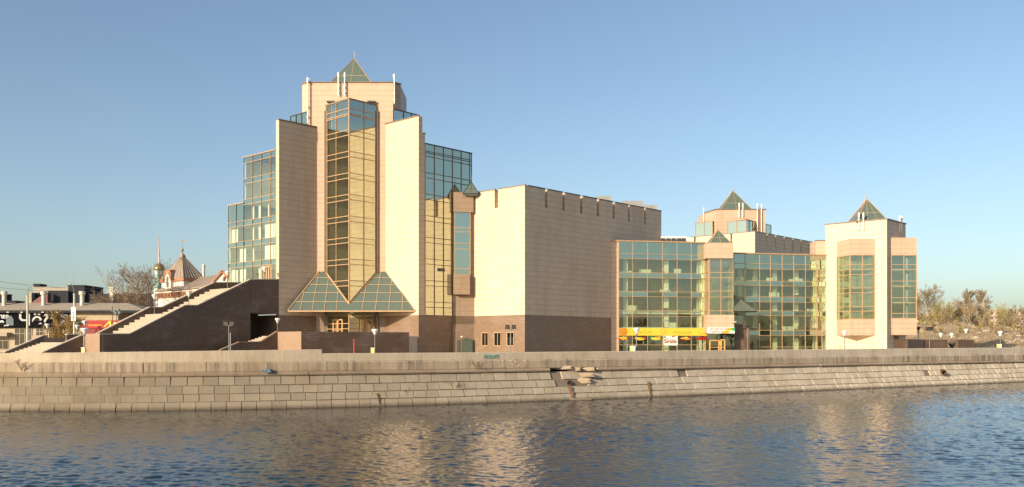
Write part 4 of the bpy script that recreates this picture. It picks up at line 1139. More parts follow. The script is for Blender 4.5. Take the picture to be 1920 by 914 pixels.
# lower flight, set back to the left
O2 = hit(O - D1 * tE, D2, 155.5); s2 = (O2 - (O - D1 * tE)).dot(D2)
tl0 = tz(O2, 155, 629); pl = [(0, Z(629, O2.y)), tz(O2, 82, 661), tz(O2, 78, 663)]
W2 = 14.0
nst = 9
tlow = pl[1][0]
for k in range(nst):
    ta = tlow * (1 - k / nst) ; tb2 = tlow * (1 - (k + 1) / nst)
    h = z_l * (k + 1) / nst
    sp.prism([O2 - D1 * ta + D2 * .5, O2 - D1 * tb2 + D2 * .5, O2 - D1 * tb2 + D2 * (W2 - .02), O2 - D1 * ta + D2 * (W2 - .02)], 0, h)
sp.build('steps', M['step'], st)
wl = MB(); prof_wall(wl, O2, -D1, pl, D2, .5); wl.build('side_wall', M['dark'], st)
wl = MB(); prof_wall(wl, O2 + D2 * W2, -D1, pl, D2, .5); wl.build('side_wall', M['dark'], st)
cpg = MB(); coping(cpg, O2, -D1, pl, D2, .5); cpg.build('coping', M['conc'], st); cpg = MB(); coping(cpg, O2 + D2 * W2, -D1, pl, D2, .5); cpg.build('coping', M['conc'], st)
ew = MB(); e0 = O - D1 * (tE + .01)
ew.prism([e0, e0 + D1 * .5 + D2 * .0, e0 + D1 * .5 + D2 * (s2 + .02), e0 + D2 * (s2 + .02)], 0, pn[-1][1] + .12); ew.build('end_wall', M['tan'], st)
ew = MB(); e1b = O2 + D2 * W2; ew.prism([e1b, e1b + D2 * 5, e1b + D2 * 5 + D1 * .5, e1b + D1 * .5], 0, pn[-1][1] + .02); ew.prism([e1b + D1 * .52, e1b + D1 * 9, e1b + D1 * 9 + D2 * .4, e1b + D1 * .52 + D2 * .4], 0, z_l + .75)
ew.build('end_wall', M['tan'], st)
pb = MB()      # passage under the terrace: back and side
pb.prism([O - D1 * (to + .2) + D2 * 6, O + D2 * 6, O + D2 * 6.3, O - D1 * (to + .2) + D2 * 6.3], 0, z_t - .6)
pb.prism([O - D1 * (to + .5) + D2 * .55, O - D1 * to + D2 * .55, O - D1 * to + D2 * 5.98, O - D1 * (to + .5) + D2 * 5.98], 0, z_t - .6)
pb.prism([O - D1 * to + D2 * .52, O - D1 * .1 + D2 * .52, O - D1 * .1 + D2 * 5.98, O - D1 * to + D2 * 5.98], zo_ + .01, zo_ + .3)
pb.build('passage', M['dark'], st)
# ------------------------------------------------------------------ roof masts on the museum
mast_mat = M['white']
def mast(u, v0, v1, Y, label, pair=0.0, arm=0):
    """a thin white aerial clamped to the stone from v0 (top) down to v1; pair = spacing of a second rod"""
    mb = MB(); x = X(u, Y); zt_, zb2 = Z(v0, Y), Z(v1, Y)
    mb.tube([(x, Y, zb2), (x, Y, zt_)], .11, 8)
    mb.tube([(x, Y, zt_ - .9), (x, Y, zt_ - .1)], .17, 8)
    for f in (.25, .6): mb.bar((x - .22, Y + .16, zb2 + (zt_ - zb2) * f * .6), (x + .22, Y + .16, zb2 + (zt_ - zb2) * f * .6), .07, .2)
    if arm: mb.bar((x, Y, zt_ - .3), (x + arm, Y, zt_ - .3), .12, .2)
    o = mb.build('aerial_mast', mast_mat); tag(o, label, 'aerial', 'white aerials on the museum roofs'); return o
ym = Yc - .35
mast(634.5, 136, 180, ym, 'thin white aerial in front of the tallest pyramid, the left one of that pair')
mast(646.5, 136, 180, ym, 'thin white aerial in front of the tallest pyramid, the right one of that pair')
mast(577, 145, 232, ym - .1, 'tall white aerial at the left corner of the tallest tower, drooping top', arm=.3)
mast(739.5, 139, 195, ym + .2, 'thick white aerial with a stub arm at the right corner of the tallest tower', arm=-.3)
mast(744.5, 158, 200, Yc + 1.4, 'short white aerial just below the roof edge on the right side of the tallest tower')
mast(1319.5, 390, 421, yt + 5.5, 'white aerial at the left corner of the far tower behind the glass wing')
mast(1386, 381, 408, yt - .3, 'white aerial before the far tower pyramid, left one of its middle pair')
mast(1393, 381, 408, yt - .3, 'white aerial before the far tower pyramid, right one of its middle pair')
mast(1420.5, 381, 434, yt - .3, 'tall white aerial left of the ladder on the far tower')
mast(1428, 383, 436, yt - .3, 'tall white aerial right of the ladder on the far tower')
lad = MB()
for e in (-.25, .25): lad.tube([(X(1424.3, yt) + e, yt - .2, z(26)), (X(1424.3, yt) + e, yt - .2, Z(387, yt))], .05, 6)
for k in range(26): lad.bar((X(1424.3, yt) - .25, yt - .2, z(26.2) + k * .3), (X(1424.3, yt) + .25, yt - .2, z(26.2) + k * .3), .05)
tag(lad.build('roof_ladder', plain('rusty_ladder', (.25, .14, .08), .6)), 'thin rusty ladder fixed to the front of the far tower', 'ladder')
yd = P(1610, 168).y
pd_ = hit(Dc, D2, 1611) - D1 * .3; mast(1610.5, 399, 432, pd_.y, 'white aerial on the cream corner tower below its pyramid, left of its pair')
pd_ = hit(Dc, D2, 1619) - D1 * .3; mast(1619, 399, 432, pd_.y, 'white aerial on the cream corner tower below its pyramid, right of its pair')
pd_ = hit(Dc, D1, 1687) - D2 * .3; mast(1687, 405, 436, pd_.y, 'white aerial on the shaded side of the corner tower, left of its pair')
pd_ = hit(Dc, D1, 1690.5) - D2 * .3; mast(1690.8, 405, 437, pd_.y, 'white aerial on the shaded side of the corner tower, right of its pair')

# ------------------------------------------------------------------ café signs
M['yellow'] = plain('yellow_banner', (.85, .55, .05), .55, var=.05)
M['orange'] = plain('orange_print', (.72, .28, .02), .6, var=.08)
M['fadedyel'] = plain('faded_print', (.58, .33, .07), .6, var=.05)
M['red'] = plain('red_print', (.36, .018, .016), .6, var=.08)
M['signwhite'] = plain('white_board', (.80, .78, .70), .6, var=.04)
M['brownprint'] = plain('brown_print', (.30, .06, .02), .6)
M['green'] = plain('green_print', (.05, .35, .12), .6)
M['lime'] = plain('lime_print', (.45, .62, .06), .6)
dwa = (Wb - Wa).normalized(); nwa = Vector((dwa.y, -dwa.x))
def wp(u, v, out_=.0):
    p_ = hit(Wa, dwa, u); return Vector((p_.x + nwa.x * out_, p_.y + nwa.y * out_, Z(v, p_.y)))
def smiley(mb, u, v, r, mat_, out_):
    c_ = wp(u, v, out_); d3 = Vector((dwa.x, dwa.y, 0))
    mb.disc(c_, d3, r * 1.25, r, mat_)                                    # face outline
    return c_, d3
ba = MB()
a, b = wp(1161.5, 629.5, .20), wp(1326.5, 629.5, .20)
Hh = wp(1161.5, 615.5).z - a.z
ba.prism([(a.x, a.y), (b.x, b.y), (b.x - nwa.x * .12, b.y - nwa.y * .12), (a.x - nwa.x * .12, a.y - nwa.y * .12)], a.z, a.z + Hh, 0)
q_ = wp(1174, 629.5, .212); ba.prism([(wp(1162, 629, .212).x, wp(1162, 629, .212).y), (q_.x, q_.y), (q_.x - nwa.x * .006, q_.y - nwa.y * .006), (wp(1162, 629, .206).x, wp(1162, 629, .206).y)], a.z + .02, a.z + Hh - .02, 1)
d3 = Vector((dwa.x, dwa.y, 0))
o_ = wp(1188, 626, .205); ba.text('кафе', o_, d3, .62, 2, .02, width=wp(1222, 626).x - o_.x)
o_ = wp(1262, 626, .205); ba.text('пицца', o_, d3, .62, 2, .02, width=wp(1296, 626).x - o_.x)
for u_ in (1169, 1243, 1314):
    m_ = 2 if u_ > 1170 else 3
    c_, d3 = smiley(ba, u_, 622, .50, m_, .214)
    c2 = c_ + Vector((nwa.x, nwa.y, 0)) * .022; ba.disc(c2, d3, .53, .41, 0 if u_ > 1170 else 1, .012)
    c3 = c2 + Vector((nwa.x, nwa.y, 0)) * .014
    for sx in (-.18, .18): ba.disc(c3 + d3 * sx + Vector((0, 0, .12)), d3, .05, .07, m_, .01, 8)
    for k in range(7):
        an = math.pi * (1.15 + .7 * k / 6); ba.disc(c3 + d3 * .3 * math.cos(an) + Vector((0, 0, .06 + .26 * math.sin(an))), d3, .055, .045, m_, .01, 8)
tag(ba.build('cafe_banner', [M['yellow'], M['orange'], M['fadedyel'], M['brownprint']]), 'long yellow café banner with faded lettering and smiling faces on the glass wing', 'banner')
sb = MB(); a, b = wp(1243.5, 648, .16), wp(1270, 648, .16)
sb.prism([(a.x, a.y), (b.x, b.y), (b.x - nwa.x * .05, b.y - nwa.y * .05), (a.x - nwa.x * .05, a.y - nwa.y * .05)], a.z, wp(1244, 630).z, 0)
o_ = wp(1244.5, 643.8, .165); sb.text('Smile', o_, d3, .78, 1, .02, width=wp(1268.5, 643).x - o_.x, bold=.02)
o_ = wp(1249, 636.5, .165); sb.text('family', o_, d3, .22, 2, .02, width=.75)
o_ = wp(1259, 631.7, .165); sb.bar(o_ + Vector((0, 0, 0)), o_ + d3 * .75 + Vector((0, 0, .18)), .04, .18, 3)
sb.disc(wp(1246, 632.5, .165), d3, .2, .2, 4)
tag(sb.build('smile_sign', [M['signwhite'], M['brownprint'], M['orange'], M['red'], M['green']]), 'white board reading Smile hung in the café window', 'sign')
kb = MB(); a, b = P(1327, yb - .25), P(1377.5, yb - .25)
za, zb2 = Z(625.5, yb), Z(614.5, yb)
kb.prism([a, b, b + Bk * .08, a + Bk * .08], za, zb2, 0)
y_ = yb - .262
kb.face([(X(1352, yb), y_, za + .02), (X(1366, yb), y_, za + .02), (X(1374, yb), y_, zb2 - .1), (X(1366, yb), y_, zb2 - .1)], 1)
kb.face([(X(1371, yb), y_ - .002, za + .45), (X(1377, yb), y_ - .002, za + .45), (X(1377, yb), y_ - .002, zb2 - .04), (X(1371, yb), y_ - .002, zb2 - .04)], 3)
kb.text('ДЕТСКИЕ ПРАЗДНИКИ', (X(1331, yb), y_ - .005, Z(618.8, yb)), Fr.to_3d(), .28, 2, .015, width=X(1371, yb) - X(1331, yb), bold=.012)
kb.text('И ДНИ РОЖДЕНИЯ', (X(1331, yb), y_ - .005, Z(624, yb)), Fr.to_3d(), .28, 2, .015, width=X(1365, yb) - X(1331, yb), bold=.012)
tag(kb.build('party_sign', [M['signwhite'], M['yellow'], M['red'], M['green']]), 'white board with two rows of small red lettering above the café door', 'sign')
# painted food pictures stuck along the café window tops
fd = 0
for u_, cols_ in ((1167, (1, 0)), (1199, (0, 0)), (1229, (3, 0)), (1283, (1, 0)), (1313, (1, 1))):
    mb = MB(); c_ = wp(u_, 634, .10)
    mb.disc(c_ + d3 * .1, d3, 1.05, .42, cols_[0], .015, 14, math.pi * .92, math.pi * 2.1)
    for k in range(5):
        e = c_ + d3 * random.uniform(-.8, .5) + Vector((nwa.x * .03, nwa.y * .03, random.uniform(-.25, .15))); mb.bar(e, e + d3 * random.uniform(.5, 1.0) + Vector((0, 0, random.uniform(-.1, .12))), .03, .20, cols_[1])
    mb.disc(c_ + d3 * 1.0 + Vector((nwa.x * .05, nwa.y * .05, .05)), d3, .22, .2, 1, .015, 10)
    lab = {1167: 'red and yellow food picture at the left end of the café window', 1199: 'all yellow chips picture behind the street lamp in the café window', 1229: 'green and yellow food picture in the café window left of the Smile board', 1283: 'red plate with yellow chips picture just right of the Smile board', 1313: 'all red food picture at the right end of the café window'}[u_]
    tag(mb.build('window_sticker', [M['yellow'], M['red'], M['orange'], M['lime']]), lab, 'sticker', 'food pictures in the café window')
nb2 = MB(); q_ = P(1350.5, 166.28); nb2.prism([q_ - Fr * .25, q_ + Fr * .3, q_ + Fr * .3 + Bk * .03, q_ - Fr * .25 + Bk * .03], Z(647, 166.3), Z(639, 166.3)); tag(nb2.build('notice_board', M['yellow']), 'small plain yellow notice beside the café door', 'notice')
# camera arm on the café corner
sc = MB(); q_ = Vector((X(1376, yb), yb - .3, Z(604, yb))); sc.bar(q_ - Vector((.3, 0, .1)), q_ + Vector((.35, -.3, .05)), .26, .2); sc.bar(q_ - Vector((.2, 0, .1)), q_ - Vector((.35, -.4, .4)), .08)
tag(sc.build('security_camera', M['grey']), 'small grey security camera on the corner above the café door', 'camera')

# ------------------------------------------------------------------ lamps
M['pole'] = plain('lamp_pole', (.17, .165, .16), .45, .5)
M['shade'] = plain('lamp_shade', (.80, .78, .74), .5, var=.04)
M['lampdk'] = plain('lamp_dark', (.05, .045, .04), .5)
def lamp(u, vtop, Y, z0, label, group='funnel lamps round the museum', r=.42, dark=False, k=1.0):
    x = X(u, Y); zt_ = Z(vtop, Y); e = empty('street_lamp', (x, Y, z0), label, 'street lamp', group)
    h = .72 * k
    mb = MB(); mb.lathe((x, Y, zt_), [(.07, -h), (.10, -h + .06), (r * .62, -h * .52), (r, -.12), (r, -.04), (r * .9, .0), (r * .5, .05)], 18)
    mb.build('lamp_shade', M['lampdk'] if dark else M['shade'], e, smooth=False)
    mb = MB(); mb.tube([(x, Y, z0), (x, Y, zt_ - h + .05)], [.075, .055], 10); mb.lathe((x, Y, z0), [(.16, 0), (.16, .25), (.08, .32)], 10)
    mb.lathe((x, Y, zt_ - h), [(.06, -.25), (.13, -.1), (.13, 0), (.07, .05)], 10)
    mb.build('pole', M['pole'], e)
    return e
PZ = 2.9
lamp(703, 618, 122, 0, 'white funnel lamp before the dark retaining wall of the entrance terrace', r=.46)
lamp(1193.5, 615.5, 112, 0, 'white funnel lamp in front of the yellow café banner', r=.38)
lamp(1583.5, 621, 130, 0, 'white funnel lamp at the foot of the cream corner tower', r=.36)
lamp(1875.5, 622, 141, 0, 'white funnel lamp alone on the open quay before the dry slope', r=.36)
lamp(520.5, 597.5, 143.5, 2.0, 'white funnel lamp at the top of the terrace side stair', r=.40)
lamp(158.5, 616, 112, 0, 'wide white funnel lamp before the pillar at the foot of the long stair', r=.44)
lamp(159, 602, 150, z_l, 'small white lamp seen just above the wide funnel lamp by the stair pillar', r=.45)
lamp(89, 608, 147, 0, 'white funnel lamp left of the yellow bush by the lower steps', r=.36)
lamp(145, 610, 147, 0, 'white funnel lamp right of the yellow bush by the lower steps', r=.36)
pp_ = O - D1 * 15.4 + D2 * .9; lamp(354, 548, pp_.y, z_m, 'white funnel lamp on the near side of the stair landing', r=.42)
pp_ = O - D1 * 15.4 + D2 * (W - .4); lamp(289.5, 553, pp_.y, z_m, 'white funnel lamp on the far side of the stair landing', r=.40)
pp_ = O - D1 * 3.0 + D2 * .9; lamp(496, 502, pp_.y, z_t, 'white funnel lamp on the upper terrace before the museum doors', r=.40)
pp_ = O - D1 * 3.0 + D2 * (W - .3); lamp(426.5, 509.5, pp_.y, z_t, 'white funnel lamp at the far end of the upper terrace', r=.42)
lamp(1722, 613.5, 176, 0, 'dark funnel lamp right beside the corner tower', dark=True, r=.42)
lamp(1764, 625, 154, 0, 'white funnel lamp behind the left low granite wall', r=.33)
lamp(1784.5, 625.5, 155, 0, 'white funnel lamp between the two low granite walls', r=.33)
lamp(1811.5, 617.5, 156, 0, 'taller white funnel lamp behind the right low granite wall', r=.36)
# floodlight posts
def floods(u, v, Y, z0, label, n=2, gap=.75):
    x = X(u, Y); zt_ = Z(v, Y); e = empty('floodlight_post', (x, Y, z0), label, 'floodlight', 'floodlight posts on the quay')
    mb = MB(); mb.tube([(x, Y, z0), (x, Y, zt_ + .1)], .06, 8); mb.bar((x - gap * .6, Y, zt_ + .12), (x + gap * .6, Y, zt_ + .12), .07); mb.build('pole', M['pole'], e)
    for k in range(n):
        xx = x + (k - (n - 1) / 2) * gap; mb = MB()
        mb.prism([(xx - .27, Y - .12), (xx + .27, Y - .12), (xx + .22, Y + .2), (xx - .22, Y + .2)], zt_ + .16, zt_ + .62)
        mb.bar((xx - .29, Y - .02, zt_ + .39), (xx - .29, Y + .05, zt_ + .1), .05); mb.bar((xx + .29, Y - .02, zt_ + .39), (xx + .29, Y + .05, zt_ + .1), .05)
        mb.bar((xx - .3, Y - .2, zt_ + .64), (xx + .3, Y - .2, zt_ + .64), .2, .04)
        mb.build('floodlight', M['lampdk'], e)
    return e
floods(429, 612.5, 117, 0, 'grey post with two square floodlights before the dark stair wall')
floods(957.5, 619.5, 118, 0, 'post with two floodlights before the lit gallery windows', gap=.8)
floods(1743, 622, 137, 0, 'post with two dark floodlights before the left low granite wall', gap=.6)
floods(1402, 617.5, 150, 0, 'floodlight post before the dark side entrance of the glass wing', gap=.45)
mb = MB(); mb.tube([(X(432, 112), 112, 0), (X(432, 112), 112, Z(624, 112))], .06, 8); mb.lathe((X(432, 112), 112, 0), [(.12, 0), (.12, .2), (.06, .25)], 8); tag(mb.build('marker_post', M['grey']), 'bare grey post just right of the floodlights on the stair side', 'post')
mb = MB(); mb.tube([(X(664, 119), 119, 0), (X(664, 119), 119, Z(637.5, 119)), (X(664, 119) - .15, 119, Z(636.5, 119))], .075, 8); mb.lathe((X(664, 119), 119, 0), [(.14, 0), (.14, .15), (.08, .2)], 10); tag(mb.build('marker_post', plain('red_post', (.42, .045, .04), .5)), 'thin red post before the dark retaining wall', 'post')
# small pale boxes at the lamp feet
for u_, v_, Y_, w_, lab in ((699, 653.5, 121, .45, 'yellow and white box at the foot of the lamp before the entrance terrace'), (157, 653, 111, .42, 'narrow yellow box at the foot of the wide lamp by the stair pillar'), (1186, 650, 111.5, .62, 'bright yellow green box at the foot of the café lamp'), (1578, 647, 129, .6, 'pale green box at the foot of the corner tower lamp'), (1873.5, 646.5, 140, .5, 'yellow box at the foot of the lone lamp on the open quay')):
    e = MB(); x = X(u_, Y_); h = Z(v_, Y_); e.prism([(x - w_ / 2, Y_ - .2), (x + w_ / 2, Y_ - .2), (x + w_ / 2, Y_ + .2), (x - w_ / 2, Y_ + .2)], 0, h, 0); e.prism([(x - w_ / 2 - .03, Y_ - .23), (x + w_ / 2 + .03, Y_ - .23), (x + w_ / 2 + .03, Y_ + .23), (x - w_ / 2 - .03, Y_ + .23)], h + .001, h + .07, 1)
    e.prism([(x + .02, Y_ - .215), (x + w_ / 2 - .02, Y_ - .215), (x + w_ / 2 - .02, Y_ - .203), (x + .02, Y_ - .203)], h - .5, h - .1, 1)
    tag(e.build('lamp_box', [plain('box_' + str(u_), (.80, .72, .10) if u_ in (699, 157, 1873.5) else (.62, .74, .22), .5, var=.1), M['signwhite']]), lab, 'box', 'painted boxes at the lamp feet')

# ------------------------------------------------------------------ left background: shop, works, villa, tower
M['beige'] = plain('beige_render', (.42, .33, .22), .8, vs=.8)
M['shoproof'] = plain('grey_roofing', (.36, .29, .225), .8, .2, vs=.6)
M['black'] = plain('black_board', (.008, .008, .009), .95, .05)
M['navy'] = plain('dark_blue_cladding', (.035, .036, .042), .85, .15)
M['oldwall'] = plain('old_plaster', (.36, .31, .25), .85)
M['maroon'] = plain('maroon_roof', (.20, .075, .07), .7)
M['ventm'] = plain('pale_vent', (.55, .50, .42), .6)
ys_ = 184.0
shp = empty('shop_building', (X(60, ys_), ys_, 0), 'low beige shop building with wide grey roof beside the street lamps', 'shop')
mb = MB(); x0, x1 = X(-160, ys_), X(278, ys_); ze = z((HOR - 583) / F * ys_); zr_ = z((HOR - 568.5) / F * (ys_ + 6))
mb.prism([(x0, ys_), (x1 - 6, ys_), (x1 - 6, ys_ + 20), (x0, ys_ + 20)], 0, ze); mb.build('wall', M['beige'], shp)
mb = MB(); ov = .9
a0, a1 = Vector((x0, ys_ - ov, ze)), Vector((x1, ys_ - ov, ze)); r0, r1 = Vector((x0, ys_ + 6, zr_)), Vector((X(240, ys_ + 6), ys_ + 6, zr_))
mb.face([a0, a1, r1, r0]); mb.face([a1, Vector((x1, ys_ + 20, ze)), r1]); mb.face([r0, r1, Vector((x1, ys_ + 20, ze)), Vector((x0, ys_ + 20, ze))])
mb.prism([(x0, ys_ - ov), (x1, ys_ - ov), (x1, ys_ + 20), (x0, ys_ + 20)], ze - .35, ze - .01); mb.build('roof', M['shoproof'], shp)
fb_ = MB(); fb_.bar((x0, ys_ - ov - .06, ze - .2), (x1, ys_ - ov - .06, ze - .2), .1, .5); fb_.build('eaves_board', M['navy'], shp)
for u_ in (8, 82, 154):
    mb = MB(); yy = ys_ + 4; h = Z(546.5, yy); mb.lathe((X(u_, yy), yy, zr_ - 1.2), [(.42, 0), (.42, h - zr_ + .4), (.62, h - zr_ + .5), (.62, h - zr_ + 1.15), (.5, h - zr_ + 1.2)], 14); mb.build('roof_vent', M['ventm'], shp)
M['shopglass'] = plain('shop_glass', (.03, .028, .025), .12, .5)
M['shopframe'] = plain('shop_frame', (.40, .33, .26), .6)
def shopwin(u0_, u1_, v0_, v1_, mt='shopglass'):
    mb = MB(); fr2 = MB(); a, b = X(u0_, ys_), X(u1_, ys_); h0_, h1_ = max(.05, Z(v1_, ys_)), Z(v0_, ys_)
    for xx in (a, b, (a + b) / 2): fr2.bar((xx, ys_ - .06, h0_), (xx, ys_ - .06, h1_), .09, .1)
    for hh in (h0_, h1_, h0_ + (h1_ - h0_) * .7): fr2.bar((a, ys_ - .065, hh), (b, ys_ - .065, hh), .1, .08)
    mb.face([(a, ys_ - .04, h0_), (b, ys_ - .04, h0_), (b, ys_ - .04, h1_), (a, ys_ - .04, h1_)])
    o_ = fr2.build('window', M['shopframe'], shp); mb.build('pane', M[mt], o_)
for w_ in ((-4, 16, 632, 655), (28, 47, 616, 648), (50, 60, 616, 648), (68, 82, 616, 636), (92, 108, 616, 640), (152, 175, 616, 640)): shopwin(*w_)
mb = MB(); mb.prism([(X(-20, ys_), ys_ - 1.6), (X(21, ys_), ys_ - 1.6), (X(21, ys_), ys_ - .05), (X(-20, ys_), ys_ - .05)], Z(631, ys_), Z(624, ys_)); mb.build('door_canopy', M['shoproof'], shp)
mb = MB(); yy = ys_ - .42
mb.prism([(X(-90, yy), yy), (X(134, yy), yy), (X(134, yy), yy + .25), (X(-90, yy), yy + .25)], Z(615, yy), Z(584, yy), 0)
xf = Vector((1, 0, 0))
def tx(s_, u0_, u1_, vb, vt, mt, bold=0.02): mb.text(s_, (X(u0_, yy), yy - .01, Z(vb, yy)), xf, Z(vt, yy) - Z(vb, yy), mt, .04, width=X(u1_, yy) - X(u0_, yy), bold=bold)
tx('Чё?', 36, 91, 610.5, 588, 1, .012); tx('ДЖЕМПЕР', -32, 16, 597.5, 591, 2); tx('999', -16, 7.5, 611, 601, 2, .03); tx('рубл', 8, 17, 611.5, 609, 2)
tx('ДЖИНСЫ', 95, 132, 597, 590, 3); tx('999', 113, 131, 610, 599, 3)
# a folded jumper drawn as a flat picture on the board
pts = [(12, 610.5), (11, 600), (15.5, 593), (20, 592), (22.5, 593.5), (25.5, 600), (25.5, 610.5), (23, 610), (22.3, 602), (21.6, 610.5), (15.3, 611), (14.7, 602), (13.8, 610.5)]
pts = [(11.5, 610.5), (11.5, 599), (15.5, 592.5), (21, 592.5), (25.3, 599), (25.3, 610.5)]
mb.face([(X(u_, yy), yy - .03, Z(v_, yy)) for u_, v_ in reversed(pts)][::-1], 4)
for e in ((14.2, 600, 14.2, 610), (22.8, 600, 22.8, 610)): mb.bar((X(e[0], yy), yy - .035, Z(e[1], yy)), (X(e[2], yy), yy - .035, Z(e[3], yy)), .12, .02, 5)
tag(mb.build('shop_board', [M['black'], plain('sign_grey', (.45, .43, .42), .6), plain('sign_white', (.72, .71, .70), .6), plain('sign_dim', (.30, .29, .30), .6), plain('jumper_print', (.13, .16, .19), .8), plain('jumper_fold', (.16, .2, .24), .7)]), 'long black shop board with big grey lettering ending in a question mark', 'shop sign')
for u_ in (18, 44, 83, 109):
    e = MB(); q_ = Vector((X(u_, yy), yy - .5, Z(586, yy))); e.bar(q_ + Vector((0, .5, .2)), q_ + Vector((0, 0, .15)), .05); e.bar(q_ + Vector((-.22, -.1, 0)), q_ + Vector((.22, -.1, 0)), .25, .2)
    tag(e.build('sign_light', M['ventm']), {18: 'pale spotlight over the jumper picture on the black board', 44: 'pale spotlight over the first big letter of the black board', 83: 'pale spotlight over the question mark of the black board', 109: 'pale spotlight over the bush at the right end of the black board'}[u_], 'spotlight', 'spotlights over the black shop board')
mb = MB(); yy = ys_ - .35; mb.prism([(X(148, yy), yy), (X(232, yy), yy), (X(232, yy), yy + .2), (X(148, yy), yy + .2)], Z(616, yy), Z(601, yy), 0)
mb.text('Аз', (X(194, yy), yy - .01, Z(613, yy)), xf, 1.15, 1, .04, width=X(220, yy) - X(194, yy), shear=.35, bold=.03)
mb.prism([(X(166, yy), yy - .02), (X(190, yy), yy - .02), (X(190, yy), yy - .005), (X(166, yy), yy - .005)], Z(611.5, yy), Z(609, yy), 3)
mb.prism([(X(138, yy), yy - .06), (X(157, yy), yy - .06), (X(157, yy), yy - .01), (X(138, yy), yy - .01)], Z(610, yy), Z(600, yy), 2)
mb.text('СКА', (X(143, yy), yy - .07, Z(606.5, yy)), xf, .42, 4, .03, width=X(154, yy) - X(143, yy))
tag(mb.build('shop_board', [M['red'], M['yellow'], M['navy'], M['orange'], M['signwhite']]), 'red shop board with a yellow slanted letter next to the black board', 'shop sign')
mb = MB(); mb.prism([(X(152, yy), ys_ - .12), (X(232, yy), ys_ - .12), (X(232, yy), ys_ - .02), (X(152, yy), ys_ - .02)], .05, Z(617, ys_)); mb.build('red_shopfront', plain('dark_red_front', (.22, .03, .03), .6), shp)

fac = empty('factory_building', (X(120, 262), 262, 0), 'dark blue works building with stepped roof behind the shop', 'factory')
def blk(name, u0_, u1_, vt, Y_, dep, mt, par, zb3=0, ax=None):
    mb = MB(); mb.prism([(X(u0_, Y_), Y_), (X(u1_, Y_), Y_), (X(u1_, Y_), Y_ + dep), (X(u0_, Y_), Y_ + dep)], zb3, Z(vt, Y_)); mb.prism([(X(u0_, Y_) - .15, Y_ - .15), (X(u1_, Y_) + .15, Y_ - .15), (X(u1_, Y_) + .15, Y_ + dep), (X(u0_, Y_) - .15, Y_ + dep)], Z(vt, Y_) + .002, Z(vt, Y_) + .25)
    return mb.build(name, M[mt], par)
blk('hall', 90, 128, 547, 262, 12, 'navy', fac); blk('hall', 128, 158.5, 536.5, 263, 12, 'navy', fac); blk('hall', 158.5, 290, 553, 264, 12, 'navy', fac)
blk('upper_wall', 62.5, 127.6, 540, 276, 10, 'oldwall', fac); blk('roof_house', 63, 75, 534, 279, 4, 'navy', fac); blk('end_wall', 54, 59, 551, 260, 10, 'beige', fac); blk('side_hall', 59.2, 74, 551, 262, 8, 'navy', fac)
mb = MB(); a, b = P(60, 259.5), P(89, 259.5); mb.face([v3(a, 0), v3(b, 0), v3(b, Z(549, 259)), v3(P(82, 259.5), Z(551, 259)), v3(a, Z(567, 259))]); mb.face([v3(b, 0), v3(b + Bk * 2, 0), v3(b + Bk * 2, Z(549, 259)), v3(b, Z(549, 259))]); mb.build('lean_roof', M['maroon'], fac)
for u_, v0_, Y_ in ((97, 520, 285), (122, 513, 285), (138, 508, 290), (168, 518, 292)):
    mb = MB(); mb.tube([(X(u_, Y_), Y_, Z(553, Y_)), (X(u_, Y_), Y_, Z(v0_, Y_))], [.07, .04], 6); mb.build('rooftop_rod', M['grey'], fac)
mb = MB(); q_ = P(210, 262); mb.box((q_.x, q_.y, 8), 1.0, 1.0, Z(538, 262) - 8); mb.box((q_.x, q_.y, Z(548, 262)), 2.2, 1.1, .35); mb.box((q_.x, q_.y, Z(541, 262)), 1.6, 1.15, .3); mb.build('chimney', M['ventm'], fac)
blk2 = blk('roof_house', -8, 6, 553, 230, 4, 'navy', fac)
blk('roof_house', 12, 30, 566, 230, 4, 'navy', fac)

# villa with pavilion roof
M['wwall'] = plain('white_render', (.74, .68, .60), .8, var=.06)
M['redtrim'] = plain('red_brick_trim', (.40, .185, .105), .8)
M['tinroof'] = plain('brown_tin_roof', (.28, .215, .17), .6, .5)
yl = 206.0; cW = P(386, yl); eW = hit(cW, D2, 296); dw = (cW - eW).normalized(); nw = D1
cV = hit(cW + D1 * .7, D2, 344); yv = cV.y
vil = empty('old_villa', (cV.x, yv, 0), 'white villa with red brick trim and pointed brown tin roof behind the stair', 'villa')
LV1 = T(cV, D1, 381); LV2 = T(cV, D2, 303)
zV = Z(523, yv)
mb = MB(); mb.prism([cV, cV + D1 * LV1, cV + D1 * LV1 + D2 * LV2, cV + D2 * LV2], 0, zV); mb.build('wall', M['wwall'], vil)
mb = MB(); m2 = [cV, cV + D1 * LV1, cV + D1 * LV1 + D2 * LV2, cV + D2 * LV2]; cc = (m2[0] + m2[2]) / 2
ex_ = [cc + (q_ - cc) * 1.10 for q_ in m2]; ap_z = Z(482, cc.y); tp = [cc + (q_ - cc) * .10 for q_ in m2]
for k in range(4):
    j = (k + 1) % 4; mb.face([v3(ex_[k], zV + .25), v3(ex_[j], zV + .25), v3(tp[j], ap_z), v3(tp[k], ap_z)])
    for f in [i_ / 7 for i_ in range(8)]: mb.bar(v3(ex_[k].lerp(ex_[j], f), zV + .28), v3(tp[k].lerp(tp[j], f), ap_z + .03), .09, .14)
tp2 = [cc + (q_ - cc) * .16 for q_ in m2]; mb.prism(tp2, ap_z - .1, ap_z + .25)
for k in range(4): mb.face([v3(tp2[k], ap_z + .26), v3(tp2[(k + 1) % 4], ap_z + .26), v3(cc, ap_z + 1.2)])
mb.lathe((cc.x, cc.y, ap_z + .9), [(.1, 0), (.12, .3), (.35, .6), (.35, .85), (.1, 1.15), (.04, 1.3), (.03, 3.3)], 10)
